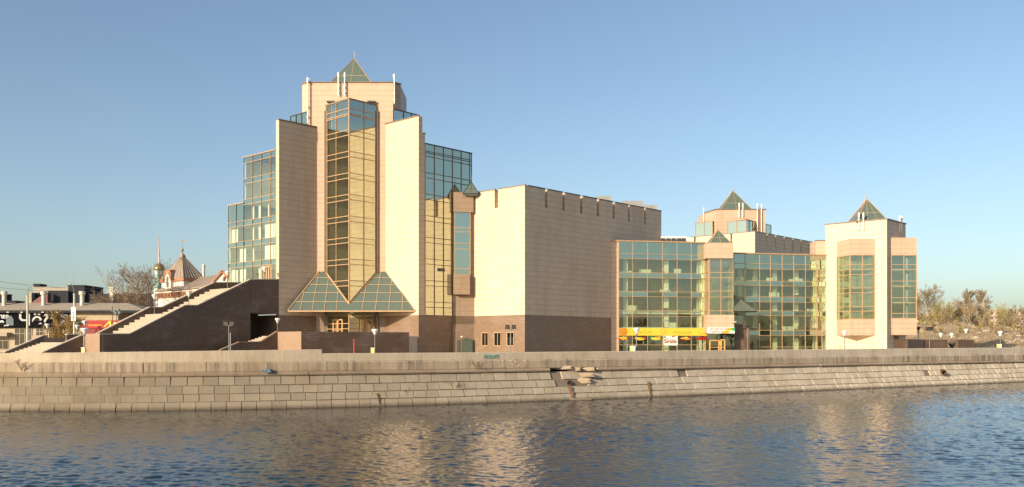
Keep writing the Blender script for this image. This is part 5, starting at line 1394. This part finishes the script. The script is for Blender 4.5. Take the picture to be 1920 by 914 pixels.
mb.face([(cc.x, cc.y, ap_z + 3.5), (cc.x + .9, cc.y, ap_z + 3.6), (cc.x + .9, cc.y, ap_z + 4.0), (cc.x, cc.y, ap_z + 4.1)])
mb.bar((cc.x, cc.y, ap_z + 2), (cc.x, cc.y, ap_z + 4.2), .06)
mb.build('pavilion_roof', M['tinroof'], vil)
mb = MB(); mb.prism(ex_, zV - .4, zV + .22)
for k in range(16): 
    f = cV + D2 * (LV2 * (k + .5) / 16) - D1 * .1; mb.box((f.x, f.y, zV - .55), .25, .4, .15, 0, D2)
mb.build('cornice', M['redtrim'], vil)
# dormer gable on the lit side
mb = MB(); mr = MB(); mw_ = MB()
ca_, cb_ = hit(cV, D2, 327.5) , hit(cV, D2, 312)
cen = (ca_ + cb_) / 2 - D1 * .7
h_ = Z(505, yv)
wv = (ca_ - cb_).length / 2
def gab(mb_, hw, z0_, z1_, d0_, d1_, mt=0): mb_.prism([cen - D2 * hw + D1 * d0_, cen + D2 * hw + D1 * d0_, cen + D2 * hw + D1 * d1_, cen - D2 * hw + D1 * d1_], z0_, z1_, mt)
gab(mb, wv * .72, Z(543, yv), Z(516, yv), 0, 3); gab(mb, wv * .5, Z(516, yv), Z(508, yv), 0, 4)
mb.build('dormer', M['wwall'], vil)
gab(mr, wv * .62, Z(508, yv) + .002, Z(504, yv), -.15, 5); 
for sgn in (-1, 1):
    for k in range(8):
        f0, f1 = k / 8, (k + 1) / 8
        a = cen + D2 * sgn * wv * (1.02 - .45 * f0 ** .6) - D1 * .1; b = cen + D2 * sgn * wv * (1.02 - .45 * f1 ** .6) - D1 * .1
        mr.bar(v3(a, Z(523 - 15 * f0, yv)), v3(b, Z(523 - 15 * f1, yv)), .5, .42)
mr.build('dormer_trim', M['redtrim'], vil)
f = cen - D1 * .06
for k in range(9):
    an = math.pi * k / 8; p0_ = v3(f + D2 * .55 * math.cos(an), Z(527, yv) + 1.6 + .6 * math.sin(an)); an = math.pi * (k + 1) / 8
    if k < 8: mw_.bar(p0_, v3(f + D2 * .55 * math.cos(an), Z(527, yv) + 1.6 + .6 * math.sin(an)), .15, .2)
for e in (-.28, .28):
    mw_.bar(v3(f + D2 * e, Z(537, yv)), v3(f + D2 * e, Z(527, yv) + 1.3), .22, .1, 1)
o_ = mw_.build('window', [M['redtrim'], M['dkgrey']], vil)
# long lower wing with a gable at its right end
zz0 = Z(537.5, P(378, yl).y)
mb = MB(); mb.prism([eW, cW, cW + nw * 9, eW + nw * 9], 0, zz0 - .3); mb.build('wing_wall', M['wwall'], vil)
mb = MB(); zz1 = zz0 + 3.0
o1, o2 = eW - nw * .5 - dw * .4, cW - nw * .5; i1, i2 = eW + nw * 5, cW + nw * 5
mb.face([v3(o1, zz0), v3(o2, zz0), v3(i2, zz1), v3(i1 + dw * 5, zz1)]); mb.face([v3(o1, zz0), v3(i1 + dw * 5, zz1), v3(o1 + nw * 10, zz0)]); mb.face([v3(i1 + dw * 5, zz1), v3(i2, zz1), v3(o2 + nw * 10, zz0), v3(o1 + nw * 10, zz0)]); mb.prism([o1, o2, o2 + nw * 10, o1 + nw * 10], zz0 - .3, zz0 - .01)
mb.build('wing_roof', M['tinroof'], vil)
mb = MB(); nD = int((cW - eW).length / .8)
for k in range(nD):
    q_ = eW + dw * (.3 + k * .8) - nw * .12; mb.box((q_.x, q_.y, zz0 - 1.7), .45, .3, .85, 0, dw)
mb.bar(v3(eW - nw * .12, zz0 - 1.85), v3(cW - nw * .12, zz0 - 1.85), .25, .22); mb.bar(v3(eW - nw * .12, zz0 - .8), v3(cW - nw * .12, zz0 - .8), .25, .16); mb.build('dentil_course', M['redtrim'], vil)
mb = MB(); ch = P(382, 217); mb.tube([v3(ch, Z(535, 217)), v3(ch, Z(500, 217))], .32, 10); mb.lathe((ch.x, ch.y, Z(500, 217)), [(.45, 0), (.45, .2), (.1, .6)], 10); mb.build('chimney', M['ventm'], vil)
g0, gA, g1 = P(400, 205), P(417, 205), P(434, 205); mb = MB(); mt_ = MB()
prof = [v3(g0, Z(540, 205)), v3(g1, Z(540, 205)), v3(g1, Z(529, 205)), v3(gA, Z(510, 205)), v3(g0, Z(529, 205))]
mb.face(prof); mb.face([p_ + Vector((0, 6, 0)) for p_ in reversed(prof)])
for k in range(5): a, b = prof[k], prof[(k + 1) % 5]; mb.face([a, a + Vector((0, 6, 0)), b + Vector((0, 6, 0)), b])
mb.prism([(g0.x, 205.02), (g1.x, 205.02), (g1.x, 211), (g0.x, 211)], 0, Z(540, 205) - .01)
mb.build('gable', M['wwall'], vil)
for a, b in ((prof[4] - Vector((.5, .15, .3)), prof[3] + Vector((0, -.15, .2))), (prof[2] + Vector((.5, -.15, -.3)), prof[3] + Vector((0, -.15, .2)))): mt_.bar(a, b, .5, .5)
for k in range(8):
    an, an2 = math.pi * k / 8, math.pi * (k + 1) / 8
    mt_.bar(Vector((gA.x + 1.0 + .8 * math.cos(an), 204.85, Z(527, 205) + 1.2 * math.sin(an))), Vector((gA.x + 1.0 + .8 * math.cos(an2), 204.85, Z(527, 205) + 1.2 * math.sin(an2))), .3, .35)
mt_.build('gable_trim', M['redtrim'], vil)

# slim tower with golden dome and spire
ytw = 246.0
twr = empty('spire_tower', (X(297, ytw), ytw, 0), 'slender white and green tower with a golden dome and thin spire', 'tower')
M['mint'] = plain('mint_paint', (.30, .52, .43), .7)
M['gold'] = plain('dull_gold', (.30, .20, .08), .35, .5, .6)
cx = X(299, ytw); cT = Vector((cx, ytw))
mb = MB(); hw = 11.0 / F * ytw
def sq(hw_): return [cT - D1 * hw_ * .7 * 1.0 - D2 * hw_ * .7, cT + D1 * hw_ * .7 - D2 * hw_ * .7, cT + D1 * hw_ * .7 + D2 * hw_ * .7, cT - D1 * hw_ * .7 + D2 * hw_ * .7]
mb.prism(sq(hw * .98), 0, Z(541, ytw)); mb.prism(sq(hw * .82), Z(541, ytw), Z(507, ytw)); mb.build('shaft', M['wwall'], twr)
mb = MB(); mb.prism(sq(hw * 1.2), Z(541.5, ytw), Z(538, ytw)); 
for d_, n_ in ((-D1, D2), (-D2, D1)):
    c_ = cT + d_ * hw * .70 * .84
    mb.prism([c_ - n_ * .8, c_ + n_ * .8, c_ + n_ * .8 + d_ * .1, c_ - n_ * .8 + d_ * .1], Z(537, ytw), Z(515, ytw))
mb.build('green_panel', M['mint'], twr)
mb = MB()
for d_, n_ in ((-D1, D2), (-D2, D1)):
    c_ = cT + d_ * hw * .66
    for e in (-.35, .35): mb.prism([c_ + n_ * (e - .12), c_ + n_ * (e + .12), c_ + n_ * (e + .12) + d_ * .1, c_ + n_ * (e - .12) + d_ * .1], Z(531, ytw), Z(521, ytw))
for d_, n_ in ((-D1, D2), (-D2, D1)):
    c_ = cT + d_ * hw * .7
    for k in range(4):
        for e in (-.85, 0, .85): mb.prism([c_ + n_ * (e - .2), c_ + n_ * (e + .2), c_ + n_ * (e + .2) + d_ * .08, c_ + n_ * (e - .2) + d_ * .08], Z(557 + k * 9, ytw), Z(551 + k * 9, ytw))
mb.build('window', M['dkgrey'], twr)
mb = MB(); mb.prism(sq(hw * 1.15), Z(507, ytw), Z(505, ytw)); mb.lathe((cx, ytw, Z(505, ytw)), [(1.45, 0), (1.42, .4), (1.2, .9), (.75, 1.3), (.3, 1.5), (.25, 1.7)], 16); mb.build('dome', M['gold'], twr, smooth=False)
mb = MB(); mb.tube([(cx, ytw, Z(498, ytw)), (cx - .3, ytw, Z(448, ytw))], [.28, .06], 10); mb.lathe((cx - .3, ytw, Z(448, ytw)), [(.05, 0), (.22, .15), (.22, .3), (.04, .5), (.03, 1.6)], 8); mb.build('spire', plain('pink_spire', (.55, .38, .34), .5), twr)

# street light columns with arms
M['colm'] = plain('pale_green_column', (.45, .46, .36), .5, .5)
def column(u, vtop, Y, lean, label, sign=False):
    x = X(u, Y); e = empty('street_light', (x, Y, 0), label, 'street light', 'tall street light columns')
    mb = MB(); zt_ = Z(vtop, Y); zk_ = zt_ - 1.9
    mb.tube([(x, Y, 0), (x, Y, zk_)], [.22, .16], 12); mb.lathe((x, Y, 0), [(.32, 0), (.32, .5), (.22, .6)], 12); mb.tube([(x, Y, zk_), (x, Y, zk_ + .3)], .2, 10); mb.build('column', M['colm'], e)
    mb = MB(); mb.tube([(x, Y, zk_), (x + lean * .15, Y, zk_ + .9), (x + lean * .5, Y, zk_ + 1.5), (x + lean, Y, zt_)], .06, 8); mb.build('arm', M['pole'], e)
    mb = MB(); mb.bar((x + lean * .9, Y, zt_ - .03), (x + lean * 1.5, Y, zt_ + .12), .26, .16); mb.build('lantern', M['grey'], e)
    return e
column(51.5, 537, 158, .5, 'pale street light column before the big lettering of the black board')
column(139.5, 533, 156, -.6, 'pale street light column carrying a small white vertical sign')
mb = MB(); xx = X(138, 155.6); mb.prism([(xx - .38, 155.5), (xx + .38, 155.5), (xx + .38, 155.62), (xx - .38, 155.62)], Z(602, 155.5), Z(576, 155.5), 0)
for k, ch_ in enumerate('КАФЕ'): mb.text(ch_, (xx - .14, 155.49, Z(588.5 + 4.2 * k, 155.5)), xf, .3, 1, .02, width=.3)
tag(mb.build('pole_sign', [M['signwhite'], M['navy']]), 'small white vertical sign fixed to the street light column', 'sign')
# twin ball lamps behind the stair
e = empty('ball_lamp', (X(219, 168), 168, 0), 'dark post carrying a cluster of four glass ball lamps behind the stair', 'street lamp')
mb = MB(); xx = X(219, 168); mb.tube([(xx, 168, 0), (xx, 168, Z(584, 168))], .07, 8); mb.bar((xx - .5, 168, Z(588, 168)), (xx + .5, 168, Z(588, 168)), .06); mb.build('pole', M['lampdk'], e)
for dx, dv in ((-.35, 585), (.3, 582), (.55, 587), (-.1, 588)):
    mb = MB(); mb.lathe((xx + dx, 168, Z(dv, 168)), [(.05, -.33), (.22, -.25), (.33, 0), (.22, .25), (.05, .33)], 12); mb.build('glass_ball', plain('green_glass', (.20, .25, .22), .15, .6), e)
mb = MB(); xx = X(211, 166); mb.tube([(xx, 166, 0), (xx, 166, Z(575, 166))], .06, 8); mb.bar((xx - .3, 166, Z(584, 166)), (xx + .1, 166, Z(584, 166)), .25); tag(mb.build('marker_post', M['lampdk']), 'thin dark post left of the glass ball lamps behind the stair', 'post')
# small red tent-like kiosk behind the stair rail
mb = MB(); q_ = P(186, 166); mb.lathe((q_.x, q_.y, 0), [(1.0, 0), (1.0, 2.2), (.95, 2.9), (.6, 4.2), (.12, 5.0)], 12); tag(mb.build('red_kiosk', plain('red_canvas', (.62, .10, .06), .7)), 'small pointed red canvas kiosk peeking over the stair rail', 'kiosk')
# overhead cables
def cable(u0_, v0_, Y0, u1_, v1_, Y1, sag, label):
    a = Vector((X(u0_, Y0), Y0, Z(v0_, Y0))); b = Vector((X(u1_, Y1), Y1, Z(v1_, Y1))); mb = MB()
    mb.tube([a.lerp(b, k / 14) - Vector((0, 0, sag * 4 * (k / 14) * (1 - k / 14))) for k in range(15)], .035, 5)
    tag(mb.build('overhead_cable', M['pole']), label, 'cable', 'overhead cables')
cable(-60, 519, 200, 210, 540, 262, 1.0, 'thin upper overhead cable crossing the sky above the shop')
cable(-60, 533, 200, 210, 546, 262, .8, 'thin lower overhead cable just above the works roof')
cable(398, 519, 222, 470, 496, 240, .5, 'short overhead cable between the villa roof and the museum glass')
# ------------------------------------------------------------------ right bank: low walls, slope, trees, far flats
lwm = MB(); yy = 170.0
lw1 = empty('low_granite_wall', (X(1735, 143), 143, 0), 'longer low dark granite wall beside the corner tower', 'wall', 'low granite walls on the quay')
lwm.prism([P(1702, 140), P(1732, 143), P(1732, 143) + Bk * 4, P(1702, 140) + Bk * 5], 0, Z(636.5, 141)); lwm.build('front_block', M['dark'], lw1)
lwm = MB(); lwm.prism([P(1732.3, 143.3), P(1777, 144.5), P(1777, 144.5) + Bk * 3, P(1732.3, 143.3) + Bk * 3], 0, Z(637, 143.6)); lwm.build('side_block', M['dark'], lw1)
lwm = MB(); lwm.prism([P(1797, 150), P(1826.5, 151), P(1826.5, 151) + Bk * 3, P(1797, 150) + Bk * 3], 0, Z(637.3, 150.5)); tag(lwm.build('low_granite_wall', M['dark']), 'shorter low granite wall standing alone on the quay', 'wall', 'low granite walls on the quay')
mb = MB(); mb.lathe((X(1785, 147), 147, 0), [(.3, 0), (.12, .2), (.12, .9), (.55, 1.7), (.55, 1.9)], 14); tag(mb.build('stone_urn', M['lampdk']), 'small dark bowl on a stem between the low granite walls', 'urn')
# dry slope rising behind the quay
sl2 = MB(); nx, ny = 90, 34
gx = np.linspace(60, 420, nx); gy = np.linspace(206, 420, ny)
rs = np.random.default_rng(9)
def slope_h(x, y):
    k = np.clip((y - 208) / 52, 0, 1); k = k * k * (3 - 2 * k)
    e = np.clip((x - 78) / 22, 0, 1)
    return e * (6.4 * k + 1.3 * np.sin(x * .11 + y * .03) * k + .5 * np.sin(x * .43 + 1.3 * np.sin(y * .21)) * k + .25 * np.sin(x * 1.3 + y * .9) * k) - .05
idx_ = {}
for j, y in enumerate(gy):
    for i, x in enumerate(gx): idx_[i, j] = len(sl2.v); sl2.v.append((x, y, float(slope_h(x, y)) + .02 + random.uniform(-.12, .12) * (j > 0)))
for j in range(ny - 1):
    for i in range(nx - 1): sl2.f.append((idx_[i, j], idx_[i + 1, j], idx_[i + 1, j + 1], idx_[i, j + 1])); sl2.m.append(0); sl2.uv.append([(0, 0)] * 4)
m, t, out = mat('dry_earth'); tc = N(t, 'ShaderNodeTexCoord'); a_1 = noise(t, tc.outputs['Object'], .25, 6, .65); a_2 = noise(t, tc.outputs['Object'], 2.5, 5, .7)
c = mixc(t, ramp(t, a_1.outputs[0], .35, .65), (.36, .25, .15), (.48, .36, .24)); c = mixc(t, ramp(t, a_2.outputs[0], .45, .7), c, (.27, .19, .11))
principled(t, out, c, .95, .1, 0, a_2.outputs[0], .8, .25)
tag(sl2.build('dry_slope', m, smooth=True), kind='structure')
# straw tufts over the slope
def tufts(n, xr, yr, h0, h1, seed):
    r = random.Random(seed); mb = MB()
    for _ in range(n):
        x, y = r.uniform(*xr), r.uniform(*yr); b = float(slope_h(np.float64(x), np.float64(y)))
        if x < 60 + .0: continue
        for _ in range(4):
            a = r.uniform(0, 6.28); hh = r.uniform(h0, h1); dx, dy = math.cos(a) * hh * .4, math.sin(a) * hh * .4; ww = r.uniform(.03, .09)
            ox, oy = x + r.uniform(-.4, .4), y + r.uniform(-.4, .4)
            mb.v.extend([(ox - ww, oy, b - .05), (ox + ww, oy, b - .05), (ox + dx, oy + dy, b + hh)]); i = len(mb.v)
            mb.f.append((i - 3, i - 2, i - 1)); mb.m.append(0 if r.random() < .7 else 1); mb.uv.append([(0, 0)] * 3)
    return mb
tg = tufts(5200, (84, 250), (212, 300), .3, .95, 4)
tag(tg.build('dry_grass', [plain('straw', (.52, .39, .23), .9, var=.3), plain('brown_straw', (.38, .26, .15), .9)]), kind='stuff')
# pale rubble on the slope
rbm = MB()
for k in range(40):
    u_ = random.uniform(1826, 1930); y = random.uniform(212, 240); x = X(u_, y); s_ = random.uniform(.15, .55)
    if random.random() < .55: lump(rbm, (x, y, float(slope_h(np.float64(x), np.float64(y))) + .15), s_ * 1.3, s_, s_ * .6)
tag(rbm.build('rubble', plain('pale_rubble', (.45, .38, .30), .9)), kind='stuff')

# bare trees
def grow(mb, r, p, d, L, rad, lvl, maxl, cfg):
    """one limb and everything that grows from it"""
    n = 4 if lvl < 2 else 3
    pts = [p]; q_ = p; dd_ = d.copy()
    for k in range(n):
        dd_ = (dd_ + Vector((r.gauss(0, 1), r.gauss(0, 1), r.gauss(0, 1))) * cfg['wob'] + Vector((0, 0, cfg['up'] * (.04 if lvl else .0)))).normalized()
        q_ = q_ + dd_ * L / n; pts.append(q_)
    tip = rad * (.55 if lvl < maxl else .35)
    rs_ = [rad + (tip - rad) * k / n for k in range(n + 1)]
    mb[0 if lvl == 0 else 1].tube(pts, [max(cfg['min'], x) for x in rs_], 7 if lvl == 0 else (5 if lvl == 1 else 3), cfg.get('m', 0) if lvl < cfg['twl'] else 1, cap=lvl < 2)
    if lvl >= maxl: return
    nb_ = cfg['n'][lvl]
    for k in range(nb_):
        f = cfg['start'] + (1 - cfg['start']) * (k + r.random()) / nb_ if lvl == 0 else .2 + .8 * (k + r.random()) / nb_
        i = min(n - 1, int(f * n)); base = pts[i].lerp(pts[i + 1], f * n - i)
        tdir = (pts[i + 1] - pts[i]).normalized(); ax = tdir.orthogonal().normalized(); ax.rotate(Matrix.Rotation(r.uniform(0, 6.283), 3, tdir))
        ang = r.uniform(*cfg['ang'])
        nd = (tdir * math.cos(ang) + ax * math.sin(ang)).normalized()
        taper = (.40 + .80 * math.sin(math.pi * min(1.0, (f - cfg['start']) / (1 - cfg['start']) * .78 + .2))) if lvl == 0 else (1.1 - .5 * f)
        grow(mb, r, base, nd, L * cfg['len'][lvl] * taper * r.uniform(.75, 1.2), max(cfg['min'], rs_[i] * cfg['rad'] * r.uniform(.7, 1.05)), lvl + 1, maxl, cfg)
BARK = [plain('grey_bark', (.22, .16, .115), .9), plain('twig_bark', (.27, .185, .115), .9)]
BIRCH = [plain('pale_bark', (.40, .33, .24), .8), plain('pale_twigs', (.25, .19, .12), .9)]
OLIVE = [plain('olive_bark', (.24, .17, .09), .9), plain('olive_twigs', (.40, .27, .11), .9)]
REDD = [plain('red_bark', (.26, .185, .12), .9), plain('red_twigs', (.27, .19, .12), .9)]
def tree(u, vtop, Y, z0, label, mats, seed, cfg=None, maxl=4, name='bare_tree', trunkf=.72, cat='tree', group=None, lean=0.0, r0=None):
    r = random.Random(seed); H_ = Z(vtop, Y) - z0
    c_ = dict(wob=.10, up=1.0, min=.018, n=[11, 7, 6, 5], start=.28, ang=(.45, 1.0), len=[.52, .52, .5, .5], rad=.6, twl=2)
    if cfg: c_.update(cfg)
    t0_, t1_ = MB(), MB()
    p = Vector((X(u, Y), Y, z0 - .1))
    grow((t0_, t1_), r, p, Vector((lean, 0, 1)).normalized(), H_ * trunkf, r0 or H_ * .018 + .05, 0, maxl, c_)
    zs_ = sorted(v[2] for v in t1_.v); zmax = zs_[int(len(zs_) * .985)]; k = H_ / (zmax - z0)
    for mb in (t0_, t1_): mb.v = [(p.x + (v[0] - p.x) * k, p.y + (v[1] - p.y) * k, z0 - .1 + (v[2] - z0 + .1) * k) for v in mb.v]
    e = empty(name, p, label, cat, group)
    t0_.build('trunk', mats, e); t1_.build('crown', mats, e)
    return e
tree(252, 496, 206, 0, 'large spreading bare tree between the works and the spire tower', BARK, 21, dict(n=[22, 9, 7, 5], start=.2, ang=(.55, 1.05), len=[.50, .5, .48, .45], min=.014, up=1.6, wob=.06), trunkf=.8, r0=.24)
BUSH = dict(n=[14, 8, 6, 4], start=.04, ang=(.3, .9), len=[.75, .5, .5, .5], min=.02, up=2.5, twl=1)
tree(225, 548, 198, 0, 'low brown bush left below the large bare tree', REDD, 33, BUSH, trunkf=.6, name='bare_bush', cat='bush', maxl=4)
tree(272, 552, 200, 0, 'low brown bush right below the large bare tree', REDD, 34, BUSH, trunkf=.6, name='bare_bush', cat='bush', maxl=4)
for k, (u_, vt, Y_, lab) in enumerate(((119, 583, 166, 'dense ochre bush in front of the black shop board'), (131, 594, 163, 'smaller ochre bush beside the street light column'), (108, 610, 164, 'short ochre bush at the left foot of the dense one'))):
    tree(u_, vt, Y_, 0, lab, OLIVE, 50 + k, dict(BUSH, len=[.48, .5, .5, .5]), trunkf=.8, name='ochre_bush', cat='bush')
# right bank trees
def gz(u, Y): return float(slope_h(np.float64(X(u, Y)), np.float64(Y)))
POP = dict(n=[24, 8, 6, 5], start=.3, ang=(.4, .8), len=[.27, .5, .5, .5], min=.017, up=2.0, wob=.05)
SPR = dict(n=[16, 8, 7, 5], start=.22, ang=(.4, .95), len=[.55, .52, .5, .48], min=.018, up=1.6, wob=.08)
for k, (u_, vt, Y_, lab, mt, cf) in enumerate((
    (1737, 536, 262, 'tall pale bare tree right beside the corner tower', BIRCH, SPR),
    (1724, 551, 268, 'thinner bare tree half hidden by the corner tower', BARK, SPR),
    (1811.5, 543, 262, 'tall white trunked bare tree standing over the thicket', BIRCH, POP),
    (1847, 544, 272, 'bare tree with a narrow oval crown right of the white trunked one', BIRCH, POP),
    (1795, 560, 280, 'bushy brown tree left of the white trunked one', REDD, SPR),
    (1884, 580, 275, 'reddish bare tree left of the pair at the right edge', REDD, SPR),
    (1901, 575, 268, 'pale forked bare tree near the right edge', BIRCH, SPR),
    (1917, 574, 280, 'reddish bare tree cut by the right edge', REDD, SPR),
    (1830, 572, 290, 'brown bare tree between the two tall crowns', REDD, SPR))):
    tree(u_, vt, Y_, gz(u_, Y_), lab, mt, 70 + k, cf, group='bare trees on the dry slope', trunkf=.8, r0=.2)
# thicket: one mass of brush
thk = MB(); r = random.Random(12)
cfg = dict(wob=.12, up=2.0, min=.022, n=[9, 7, 5], start=.05, ang=(.3, .9), len=[.7, .55, .5], rad=.6, twl=0)
def brush(n, ur, yr, hr, ms):
    for _ in range(n):
        u_, Y_ = r.uniform(*ur), r.uniform(*yr); h_ = r.uniform(*hr)
        a, b = MB(), MB(); cf = dict(cfg)
        grow((a, b), r, Vector((X(u_, Y_), Y_, gz(u_, Y_) - .1)), Vector((r.uniform(-.2, .2), 0, 1)).normalized(), h_ * .6, .05, 0, 3, cf)
        mt = r.choice(ms)
        for src in (a, b):
            o_ = len(thk.v); thk.v.extend(src.v); thk.f.extend([tuple(i + o_ for i in f_) for f_ in src.f]); thk.m.extend([mt] * len(src.f)); thk.uv.extend(src.uv)
brush(24, (1716, 1790), (246, 275), (2.5, 5.0), [0, 0, 1, 3])
brush(32, (1765, 1930), (250, 290), (4.0, 8.0), [0, 1, 2, 2, 3])
brush(26, (1715, 1930), (232, 250), (1.2, 2.6), [0, 1, 2])
brush(12, (1750, 1800), (255, 275), (5.0, 7.5), [0, 0, 3])
tag(thk.build('undergrowth', [plain('olive_brush', (.29, .235, .085), .9), plain('brown_brush', (.29, .215, .125), .9), plain('red_brush', (.27, .19, .12), .9), plain('tan_brush', (.36, .28, .16), .9)]), kind='stuff')
# far flats and a small yellow house
M['flat'] = plain('pink_panel_wall', (.55, .40, .34), .8, vs=.4)
def flats(u0_, u1_, vt, Y_, label, mt, dep=14):
    e = empty('apartment_block', (X((u0_ + u1_) / 2, Y_), Y_, 0), label, 'building', 'far flats beyond the trees'); mb = MB(); x0_, x1_ = X(u0_, Y_), X(u1_, Y_)
    mb.prism([(x0_, Y_), (x1_, Y_), (x1_, Y_ + dep), (x0_, Y_ + dep)], -1, Z(vt, Y_)); mb.build('wall', mt, e)
    mb = MB(); mb.prism([(x0_ - .3, Y_ - .3), (x1_ + .3, Y_ - .3), (x1_ + .3, Y_ + dep), (x0_ - .3, Y_ + dep)], Z(vt, Y_) + .01, Z(vt, Y_) + .5); mb.build('roof', M['shoproof'], e)
    mb = MB(); x = x0_ + 2
    while x < x1_ - 2:
        h = 1.5
        while h < Z(vt, Y_) - 2: mb.prism([(x, Y_ - .06), (x + 1.6, Y_ - .06), (x + 1.6, Y_ - .01), (x, Y_ - .01)], h, h + 1.6); h += 3
        x += 3.4
    mb.build('windows', M['dkgrey'], e)
flats(1851, 1876, 583, 560, 'pink panel block of flats seen between the trees', M['flat'])
flats(1878, 1950, 585, 580, 'long pale block of flats behind the reddish trees', plain('pale_panel_wall', (.56, .46, .40), .8, vs=.4))
ye = empty('yellow_house', (X(1730, 330), 330, 0), 'small yellow house behind the pale trees beside the corner tower', 'house')
mb = MB(); a = P(1722, 330); b = P(1736, 330); mb.prism([a, b, b + Bk * 8, a + Bk * 8], 0, Z(600, 330)); mb.build('wall', plain('yellow_render', (.70, .52, .20), .8), ye)
mb = MB(); mb.face([v3(a - Fr * .3 - Bk * .4, Z(600, 330)), v3(b + Fr * .3 - Bk * .4, Z(600, 330)), v3(b + Fr * .3 + Bk * 4, Z(593, 334)), v3(a - Fr * .3 + Bk * 4, Z(593, 334))]); mb.face([v3(b + Fr * .3 + Bk * 8.4, Z(600, 330)), v3(a - Fr * .3 + Bk * 8.4, Z(600, 330)), v3(a - Fr * .3 + Bk * 4, Z(593, 334)), v3(b + Fr * .3 + Bk * 4, Z(593, 334))])
mb.face([v3(b, Z(600, 330)), v3(b + Bk * 8, Z(600, 330)), v3(b + Bk * 4, Z(593, 334))]); mb.build('roof', M['tinroof'], ye)
mb = MB(); q_ = P(1729, 329.9); mb.prism([q_ - Fr * .6, q_ + Fr * .6, q_ + Fr * .6 + Bk * .05, q_ - Fr * .6 + Bk * .05], Z(612, 330), Z(605, 330)); mb.build('window', M['dkgrey'], ye)
# shrubs growing out of the embankment joints
for k, (u_, v_, Y_, lab) in enumerate(((851, 727, 0, 'bare twiggy sapling growing from the embankment below the oriel'), (893, 690, 0, 'small bare twigs sprouting from the stained band near the graffiti'), (42, 692, 0, 'dry weeds on the ledge at the left edge of the embankment'), (757, 741, 0, 'low dry tuft in a joint of the lower embankment blocks below the entrance'))):
    off = 1.25 if v_ > 710 else 1.5; p = bpos(s_at(u_, off), off); zz_ = Z(v_, p.y); a, b = MB(), MB(); r = random.Random(90 + k)
    for j in range(4): grow((a, b), r, Vector((p.x, p.y - .12, zz_ - .15)), Vector((r.uniform(-.5, .9), -.35, r.uniform(.5, 1))).normalized(), r.uniform(.5, 1.1), .02, 0, 2, dict(wob=.15, up=1, min=.008, n=[4, 3], start=.2, ang=(.4, .9), len=[.5, .5], rad=.6, twl=0))
    o_ = len(a.v); a.v.extend(b.v); a.f.extend([tuple(i + o_ for i in f_) for f_ in b.f]); a.m.extend(b.m); a.uv.extend(b.uv)
    tag(a.build('twiggy_weed', [BARK[0], plain('weed_twig', (.16, .10, .055), .9)]), lab, 'weed', 'weeds on the embankment')
# trees on the near bank, far to the right of and behind the camera: only mirrored in the glass
bl_ = MB(); r = random.Random(31)
for _ in range(26):
    x, y = r.uniform(40, 260), r.uniform(-75, -25); a, b = MB(), MB(); h_ = r.uniform(7, 13)
    grow((a, b), r, Vector((x, y, 0)), Vector((0, 0, 1)), h_ * .65, .2, 0, 2, dict(wob=.1, up=1, min=.10, n=[14, 9], start=.15, ang=(.4, 1.0), len=[.5, .55], rad=.6, twl=1))
    for src in (a, b):
        o_ = len(bl_.v); bl_.v.extend(src.v); bl_.f.extend([tuple(i + o_ for i in f_) for f_ in src.f]); bl_.m.extend([0] * len(src.f)); bl_.uv.extend(src.uv)
tag(bl_.build('near_bank_woods', plain('wood_bark', (.20, .15, .09), .9)), kind='stuff')

# a blue rag caught on the ledge
p = bpos(s_at(503, 1.4), 1.40); mb = MB(); random.seed(2); lump(mb, (p.x, p.y - .08, Z(696, p.y)), .30, .14, .16, rough=.35); lump(mb, (p.x - .35, p.y - .05, Z(694.5, p.y)), .2, .08, .05, rough=.3)
tag(mb.build('rag', plain('blue_cloth', (.10, .14, .19), .9)), 'small crumpled blue rag caught on the embankment ledge', 'rag')
